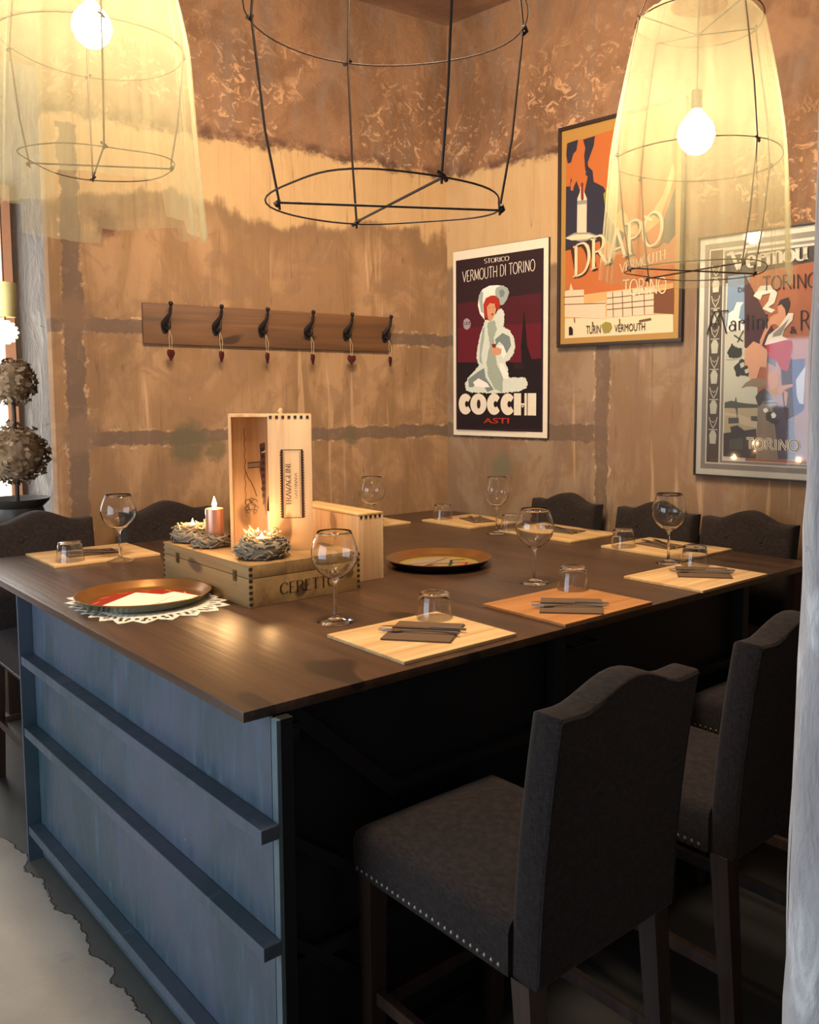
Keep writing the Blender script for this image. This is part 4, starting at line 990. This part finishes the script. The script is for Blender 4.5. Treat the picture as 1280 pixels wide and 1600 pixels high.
for (x, y, z, lb, k) in ((.515, 1.345, .046, 'burning tealight inside the left twig wreath', 1), (.536, .896, .048, 'burning tealight inside the right twig wreath', 2)):
    c_ = thing('tealight', lb, 'candle', (x, y, TH+.129+z), 0, 'tealights in the wreaths')
    m = MB(); m.lathe([(0, 0), (.019, 0), (.019, .014), (.018, .014), (.018, .011), (0, .011)], 24); m.build('cup', 'wax', c_)
    m = MB(); flame(m, (0, 0, .012), .022); m.build('flame', 'flame_glow', c_); pl('tealight_light', (0, 0, .05), 1.3, (1, .55, .22), .01, c_)
random.seed(4)
for (x, y, z, nm, lb, n_, sp) in ((.536, .896, .069, 'wood_shavings', 'curled pale wood shavings on top of the right twig wreath', 34, .046), (.53, 1.29, .050, 'dried_flower', 'small pale dried flowers beside the left tealight', 16, .035)):
    m = MB()
    for i in range(n_):
        a = random.random()*6.28; q = sp*random.uniform(.55, 1.25); c0 = Vector((q*math.cos(a), q*math.sin(a), random.uniform(0, .006)))
        d = Vector((random.uniform(-1, 1), random.uniform(-1, 1), random.uniform(.1, 1.4))).normalized(); l = random.uniform(.014, .03)
        pts = [c0+d*l*t+Vector((math.sin(t*4+a)*.004, math.cos(t*4+a)*.004, 0)) for t in (0, .3, .6, 1)]
        m.tube(pts, [.0028, .0035, .003, .001], 5)
    o = m.build(nm, 'shaving', loc=(x, y, TH+.129+z)); tag(o, lb, 'decoration'); o['kind'] = 'stuff'

# ------------------------------------------------------------------ hook rack on the left wall
def on_left(s, z, off=0):   # a point on the left wall, off metres in front of it
    nin = Vector((-dL.y, dL.x, 0))
    if nin.dot(Vector((CAM.x, CAM.y, 0))-CN) < 0: nin = -nin
    return CN+dL*s+nin*off+Vector((0, 0, z))
def on_right(s, z, off=0):
    nin = Vector((-dR.y, dR.x, 0))
    if nin.dot(Vector((CAM.x, CAM.y, 0))-CN) < 0: nin = -nin
    return CN+dR*s+nin*off+Vector((0, 0, z))
aLw = math.atan2(-dL.y, -dL.x)      # local +x runs to the right as seen
rk = thing('hook_rack', 'long brown wooden wall rack with six black iron hooks', 'coat rack', on_left(1.697, 1.843, .0205), aLw)
m = MB(); m.box((0, 0, 0), (1.312, .019, .190), bev=.004); m.build('board', 'rack_wood', rk)
hs = (1.583, 1.342, 1.109, .864, .642, .408)
HG = 'felt hearts hanging from the hooks'
for i, s in enumerate(hs):
    x = 1.687-s
    m = MB(); m.lathe([(0, 0), (.016, 0), (.014, .004), (0, .006)], 16)
    for v in m.v: v.x, v.y, v.z = v.x+x-.006, -v.z, v.y*1.9+.078
    m.tube([(x-.006, -.004, .088), (x-.004, -.020, .075), (x+.002, -.030, .072), (x+.008, -.034, .082), (x+.008, -.030, .095)], [.009, .009, .008, .007, .008], 8)
    m.tube([(x-.008, -.004, .078), (x-.014, -.016, .098), (x-.004, -.030, .118), (x+.010, -.036, .140), (x+.013, -.040, .165), (x+.013, -.044, .184)], [.012, .014, .011, .008, .007, .0065], 8)
    m.ball((x+.013, -.045, .188), .011); m.ball((x+.008, -.030, .100), .007)
    m.build('hook', 'iron', rk)
    hp = on_left(s+.001, 1.795, .058)
    ht = thing('felt_heart', 'small dark red heart hanging from the %s' % ('leftmost hook', 'second hook from the left', 'third hook from the left', 'third hook from the right', 'second hook from the right', 'rightmost hook')[i], 'ornament', hp, aLw, HG)
    tw = 1.0 if i == 4 else (.5, .45, .45, .45, 1, .45)[i]
    m = MB(); ring = []; n = 28; vs = []; fs = []
    for a_ in range(n):
        t = 2*math.pi*a_/n; ring.append((16*math.sin(t)**3/16*.027, (13*math.cos(t)-5*math.cos(2*t)-2*math.cos(3*t)-math.cos(4*t))/16*.027))
    for k, (sc__, yo) in enumerate(((.6, -.007), (.9, -.005), (1, 0), (.9, .005), (.6, .007))):
        vs += [(p[0]*sc__, yo, p[1]*sc__*1.15) for p in ring]
    for k in range(4):
        for j in range(n): fs.append((k*n+j, k*n+(j+1) % n, (k+1)*n+(j+1) % n, (k+1)*n+j))
    fs.append(tuple(range(n))); fs.append(tuple(4*n+j for j in range(n))); m.add(vs, fs)
    hb = m.build('heart_body', 'heart', ht, rot=(0, 0, R((40, 52, 54, 50, 5, 50)[i])), smooth=60)
    m = MB(); m.tube([(-.004, 0, .02), (-.007, 0, .070), (0.0, .020, .122)], .0011, 5); m.tube([(.004, 0, .02), (.007, 0, .072), (0.0, .020, .122)], .0011, 5); m.build('cord', 'cord', ht)

# ------------------------------------------------------------------ posters on the right wall
aRw = math.atan2(dR.y, dR.x)
def poster_root(label, s, z, off): return thing('poster', label, 'poster', on_right(s, z, off), aRw, 'posters on the right wall')
p1 = poster_root('poster of a white-furred lady on a dark red ground, nearest the room corner', .063, 1.380, .016)
a = Art(); a.poly([(.022, .030), (.653, .030), (.653, .985), (.022, .985)], 'deepwine')
a.items(COCCHI_ART)
# heavy rounded letters
def heavyC(x, z, w, h):
    o_ = arcp(x+w*.5, z+h/2, w*.5, h/2, 38, 322, 22); i_ = arcp(x+w*.60, z+h/2, w*.13, h*.15, 322, 38, 10)
    a.lay += 1
    for k in range(22):
        f0 = k/22*10; f1 = (k+1)/22*10
        def ii(f): f = 10-f; j = min(9, int(f)); u = f-j; return (i_[j][0]*(1-u)+i_[j+1][0]*u, i_[j][1]*(1-u)+i_[j+1][1]*u)
        a.face([o_[k], o_[k+1], ii(f1), ii(f0)], 'print')
bz, bh_ = .118, .118; xs_ = .047
heavyC(.045, bz, .105, bh_); disc(a, .5, 'print') if False else a.poly(arcp(.198, bz+bh_/2, .062, bh_/2, 0, 345, 28), 'print'); a.poly(arcp(.200, bz+bh_/2, .014, .026, 0, 345, 16), 'deepwine')
heavyC(.262, bz, .105, bh_); heavyC(.362, bz, .105, bh_)
a.poly([(.458, bz), (.508, bz), (.508, bz+bh_), (.458, bz+bh_)], 'print'); a.poly([(.506, bz+.055), (.532, bz+.055), (.532, bz+.064), (.506, bz+.064)], 'print'); a.poly([(.510, bz+.052), (.528, bz+.052), (.519, bz+.04)], 'print')
a.poly([(.532, bz), (.548, bz), (.548, bz+bh_), (.532, bz+bh_)], 'print'); a.poly([(.554, bz), (.612, bz), (.612, bz+bh_), (.554, bz+bh_)], 'print')
pr = a.build('print', p1, loc=(0, -.0001, 0), back=(.683, 1.035, 'print'))
m = MB(); m.box((-.002, .0016, -.002), (.685, .014, 1.037)); m.build('backing_board', 'board_edge', p1, smooth=0)
def frame(parent, w, h, b, d, mat, y0=-.012):
    m = MB()
    for (x0, z0, x1, z1) in ((-b, -b, w+b, 0), (-b, h, w+b, h+b), (-b, 0, 0, h), (w, 0, w+b, h)): m.box((x0, y0, z0), (x1, y0+d, z1), bev=.0015)
    m.build('frame', mat, parent)
p2 = poster_root('orange poster with cream lettering in a dark frame, half behind the right lampshade', .817+.012, 1.850+.014, .018)
a = Art(); a.poly([(.0, .0), (.685, .0), (.685, 1.062), (.0, 1.062)], 'mat')
off = (-.012, -.014)
def shift(lst, dx, dz): return [(it[0], it[1], [(p[0]+dx, p[1]+dz) for p in it[2]], *it[3:]) for it in lst]
def clip(lst, x0, z0, x1, z1): return [(it[0], it[1], [(min(max(p[0], x0), x1), min(max(p[1], z0), z1)) for p in it[2]], *it[3:]) if it[0] == 'p' else it for it in lst]
a.items(clip(shift(DRAPO_ART, *off), .028, .030, .655, 1.030)); a.build('print', p2, back=(.685, 1.062, 'mat'))
frame(p2, .685, 1.062, .016, .022, 'frame_dark')
p3 = poster_root('white-bordered poster of a seated lady in white and red, cut off by the pale pier', 1.612, 1.243, .018)
W3, H3 = .74, 1.055
a = Art(); a.poly([(.024, .026), (W3-.024, .026), (W3-.024, H3-.026), (.024, H3-.026)], 'bordergrey')
a.poly([(.046, .050), (W3-.046, .050), (W3-.046, H3-.050), (.046, H3-.050)], 'borderwhite')
a.poly([(.052, .056), (.112, .056), (.112, H3-.056), (.052, H3-.056)], 'borderbrown')
a.poly([(.118, .056), (W3-.056, .056), (W3-.056, H3-.062), (.118, H3-.062)], 'bordergrey')
a.poly([(.130, .066), (W3-.066, .066), (W3-.066, H3-.075), (.130, H3-.075)], 'borderwhite')
a.poly([(.124, H3-.205), (W3-.060, H3-.205), (W3-.060, H3-.085), (.124, H3-.085)], 'darkstone')
# ornament column: vases and leaves
for k in range(6):
    z = .14+k*.135
    a.poly([(.068, z), (.096, z), (.100, z+.04), (.090, z+.06), (.074, z+.06), (.064, z+.04)], 'pale'); a.line([(.060, z+.064), (.104, z+.064)], .004, 'pale')
    for q in (-1, 1):
        a.line([(.082, z+.07), (.082+q*.012, z+.09), (.082+q*.020, z+.12)], .004, 'pale'); a.line([(.082, z+.095), (.082+q*.010, z+.105)], .003, 'stone')
a.items(clip([it for it in shift(MARTINI_ART, -.003, -.003)], .134, .070, W3-.070, H3-.09)); a.build('print', p3, back=(W3, H3, 'borderwhite'))
frame(p3, W3, H3, .007, .020, 'frame_black')
m = MB(); m.box((0, -.0105, 0), (W3, -.0085, H3))
def pane_mat():
    N = NT('picture_glass', .03, 0, .5); t = N.t
    gl = N.n('ShaderNodeBsdfGlossy'); gl.inputs['Roughness'].default_value = .04; tr = N.n('ShaderNodeBsdfTransparent'); fr = N.n('ShaderNodeFresnel'); fr.inputs['IOR'].default_value = 1.45
    f = N.math('MULTIPLY', fr.outputs[0], N.ss(N.noise(N.coord(), 3, 2), 0, 1, .9, 1.1)); mx = N.n('ShaderNodeMixShader'); N.link(f, mx.inputs[0]); N.link(tr.outputs[0], mx.inputs[1]); N.link(gl.outputs[0], mx.inputs[2])
    N.link(mx.outputs[0], t.nodes['Material Output'].inputs[0]); MAT['picture_glass'] = N.m
pane_mat(); m.build('glazing', 'picture_glass', p3, smooth=0)

# ------------------------------------------------------------------ pendant lamps: wire baskets with gauze
def gauze_shade(parent, seed, z0, z1, rtop, rmid, rbot, steps):
    m = MB(); n = 200; k = 26; vs = []; fs = []
    for i in range(n):
        a = 2*math.pi*i/n
        hem = z0
        for (a0, a1, dz) in steps:
            if a0 <= a < a1: hem = z0+dz
        for j in range(k+1):
            f = j/k; z = hem+(z1-hem)*f
            if z > .35: u = min(1, (z-.35)/(.79-.35)); r = rmid+(rtop-rmid)*u**1.3
            else: u = (.35-z)/(.35-z0); r = rmid+(rbot-rmid)*min(1, u)
            if z > .79: r = rtop*(1-(z-.79)/(z1-.79)*.55)
            fold = (.3+.7*(1-f))
            w = noise.noise(Vector((math.cos(a)*3+seed, math.sin(a)*3, z*.7)))*.06+noise.noise(Vector((math.cos(a)*11+seed, math.sin(a)*11, z*.5)))*.055
            w += .007*math.sin(a*19+seed+2*math.sin(a*3))
            r *= 1+w*fold*1.6
            vs.append((r*math.cos(a), r*math.sin(a), z))
    for i in range(n):
        q = (i+1) % n
        for j in range(k): fs.append((i*(k+1)+j, q*(k+1)+j, q*(k+1)+j+1, i*(k+1)+j+1))
    m.add(vs, fs); return m.build('gauze_shade', 'gauze', parent, smooth=180, fixn=False)
def pendant(label, loc, angs, seed, cloth, bulb, e, tilt=(0, 0)):
    t = thing('pendant_lamp', label, 'lamp', loc, 0, 'wire basket pendant lamps over the table'); t.rotation_euler = (tilt[0], tilt[1], 0)
    random.seed(seed)
    def ring(r, z, wob, n=48, sag=.0):
        return [(r*(1+wob*math.sin(3*x+seed)+wob*.6*math.sin(5*x+seed*2))*math.cos(x), r*(1+wob*math.sin(3*x+seed)+wob*.6*math.sin(5*x+seed*2))*math.sin(x), z+sag*math.sin(2*x+seed)) for x in (2*math.pi*i/n for i in range(n))]
    w = .0023
    m = MB(); m.tube(ring(.225, 0, .05, 60, .007), w*.8, 6, closed=True); m.build('bottom_ring', 'wire', t)
    m = MB(); m.tube(ring(.268, .35, .012, 48, .006), w*.7, 6, closed=True); m.build('middle_ring', 'wire', t)
    m = MB(); m.tube(ring(.20, .78, .02, 48, .008), w, 6, closed=True); m.build('top_ring', 'wire', t)
    P = []
    for a_ in angs:
        c, s = math.cos(R(a_)), math.sin(R(a_)); P.append((c, s))
        pts = [(.22*c, .22*s, -.012), (.222*c, .222*s, .01), (.246*c, .246*s, .14), (.266*c, .266*s, .33), (.268*c, .268*s, .36), (.25*c, .25*s, .52), (.205*c, .205*s, .77), (.20*c, .20*s, .785)]
        m = MB(); m.tube(pts, w*1.15, 6)
        for (r_, z_) in ((.222, 0), (.268, .35), (.20, .78)): m.tube([(r_*c-.008*s, r_*s+.008*c, z_-.006), (r_*c*1.03, r_*s*1.03, z_), (r_*c+.008*s, r_*s-.008*c, z_+.007)], .0042, 6)
        m.build('strut', 'wire', t)
    for i in (0, 1):
        m = MB(); m.tube([(.222*P[i][0], .222*P[i][1], .002), (.222*P[3-i][0], .222*P[3-i][1], -.002)], w*1.15, 6); m.build('cross_wire', 'wire', t)
    for i in (0, 1):
        m = MB(); m.tube([(.2*P[i][0], .2*P[i][1], .78), (0, 0, .74), (.2*P[3-i][0], .2*P[3-i][1], .78)], w, 6); m.build('top_wire', 'wire', t)
    top = ZC-loc[2]
    m = MB(); m.tube([(0, 0, bulb[2]+.11), (.01, .006, .62 if bulb[2] < .5 else bulb[2]+.2), (0, 0, .76), (0, 0, top-.02)], .003, 8); m.lathe([(0, top-.03), (.045, top-.03), (.05, top-.001), (0, top-.001)], 20); m.build('cable', 'wire', t)
    for i in range(3):
        m = MB(); c, s = P[i]; m.tube([(.2*c, .2*s, .785), (.15*c, .15*s, .90), (.05*c, .05*s, 1.02), (0, 0, min(1.08, top-.05))], .0022, 6); m.build('hanging_wire', 'wire', t)
    b = (bulb[0], bulb[1], bulb[2])
    m = MB(); m.lathe([(0, .13), (.016, .13), (.018, .12), (.018, .07), (0, .068)], 16, b); m.build('bulb_socket', 'iron', t)
    m = MB(); m.lathe([(0, -.07), (.025, -.065), (.048, -.044), (.060, -.012), (.054, .02), (.034, .046), (.015, .068), (0, .068)], 20, b); bo = m.build('bulb', 'bulb_glow', t, smooth=80)
    if cloth: gauze_shade(t, seed, *cloth)
    return t
pendant('gauze-covered wire pendant lamp at the top left, lit', (.236, 1.352, 2.329), (134, 74, 256+0, -25), 3, (-.20, .84, .19, .285, .31, [(2.1, 2.9, .09), (3.0, 4.0, .02), (4.0, 5.0, .10), (.3, 1.2, .05), (5.3, 6.0, -.03)]), (0, .0, .42), 1)
pendant('bare wire basket pendant lamp in the middle, without cloth', (.248, -.173, 1.962), (134, 73, 256, -26), 1, None, (0, 0, .62), 1)
pendant('gauze-covered wire pendant lamp at the right in front of the posters, lit', (1.68, .10, 2.0), (151, 77, -105, -29), 5, (-.02, .83, .195, .275, .295, [(2.2, 3.0, .05), (5.2, 6.1, -.03)]), (0, 0, .44), 1)

# ------------------------------------------------------------------ far left: dried topiary on a stand, hanging globe lamp
tp = thing('topiary', 'dried hydrangea topiary of stacked balls in a black urn at the left edge', 'plant', (.45, 3.22, .0))
UZ = .81
m = MB(); m.lathe([(0, UZ), (.09, UZ), (.10, UZ+.02), (.05, UZ+.04), (.045, UZ+.07), (.10, UZ+.12), (.125, UZ+.19), (.115, UZ+.235), (.145, UZ+.265), (.150, UZ+.28), (.135, UZ+.275), (.10, UZ+.25), (0, UZ+.24)], 40, wob=lambda a, z: 1+.03*math.sin(a*12)*(1 if UZ+.08 < z < UZ+.23 else 0))
ur = m.build('urn', 'urn_black', tp, smooth=50)
m = MB(); m.lathe([(0, UZ+.262), (.08, UZ+.258), (.125, UZ+.248)], 24); m.build('moss', 'soil', tp)
m = MB(); m.tube([(0, 0, UZ+.25), (.004, 0, UZ+.5), (0, 0, UZ+.95)], .011, 8); m.build('stem', 'leg_wood', tp)
random.seed(11)
for (zc, rb, n_) in ((UZ+.50, .16, 560), (UZ+.86, .115, 330)):
    m = MB(); m.ball((0, 0, zc), rb*.8, 16, 12)
    for i in range(n_):
        zz = random.uniform(-1, 1); a_ = random.random()*6.283; q = math.sqrt(1-zz*zz); d = Vector((q*math.cos(a_), q*math.sin(a_), zz))
        p = Vector((0, 0, zc))+d*rb*random.uniform(.78, .98); u = d.orthogonal().normalized(); u = Matrix.Rotation(random.random()*6.28, 3, d) @ u; v = d.cross(u)
        s = random.uniform(.016, .028); tilt = d*random.uniform(.2, 1.1)
        m.add([p-u*s*.6, p+v*s*.55+tilt*s*.5, p+u*s*.7+tilt*s*1.0, p-v*s*.55+tilt*s*.4, p+tilt*s*.2-d*.004], [(0, 1, 2), (0, 2, 3), (4, 1, 0), (4, 3, 0)])
    m.build('flower_ball', 'dried_petal', tp, smooth=0, fixn=False)
m = MB(); m.box((-.13, -.13, 0), (.13, .13, .03), bev=.004); m.box((-.11, -.11, .03), (.11, .11, UZ-.035), bev=.004); m.box((-.135, -.135, UZ-.034), (.135, .135, UZ-.0005), bev=.004)
tag(m.build('plant_pedestal', 'leg_wood', loc=(.45, 3.22, 0)), 'dark wooden pedestal under the urn of dried topiary', 'pedestal')
gl_ = thing('globe_lamp', 'small hanging lamp with cream shade and glittering glass ball at the left edge', 'lamp', (.536, 3.62, 1.90))
flat('cream_shade', 'd8c98a', .8)
m = MB(); m.ball((0, 0, .04), .055, 20, 14)
for i in range(14):
    for j in range(7):
        b_ = -1.3+j*.43; a_ = i*.449+j*.2; m.ball((.057*math.cos(b_)*math.cos(a_), .057*math.cos(b_)*math.sin(a_), .04+.057*math.sin(b_)), .008, 6, 4)
m.build('glass_ball', 'globe_glow', gl_)
m = MB(); m.lathe([(.050, .12), (.052, .12), (.062, .30), (.060, .30)], 28); m.build('lamp_shade', 'cream_shade', gl_)
m = MB(); m.tube([(0, 0, .09), (0, 0, ZC-1.90-.001)], .003, 6); m.build('cable', 'wire', gl_)
pl('globe_light', (0, .0, .04), 14, (1, .85, .6), .06, gl_)
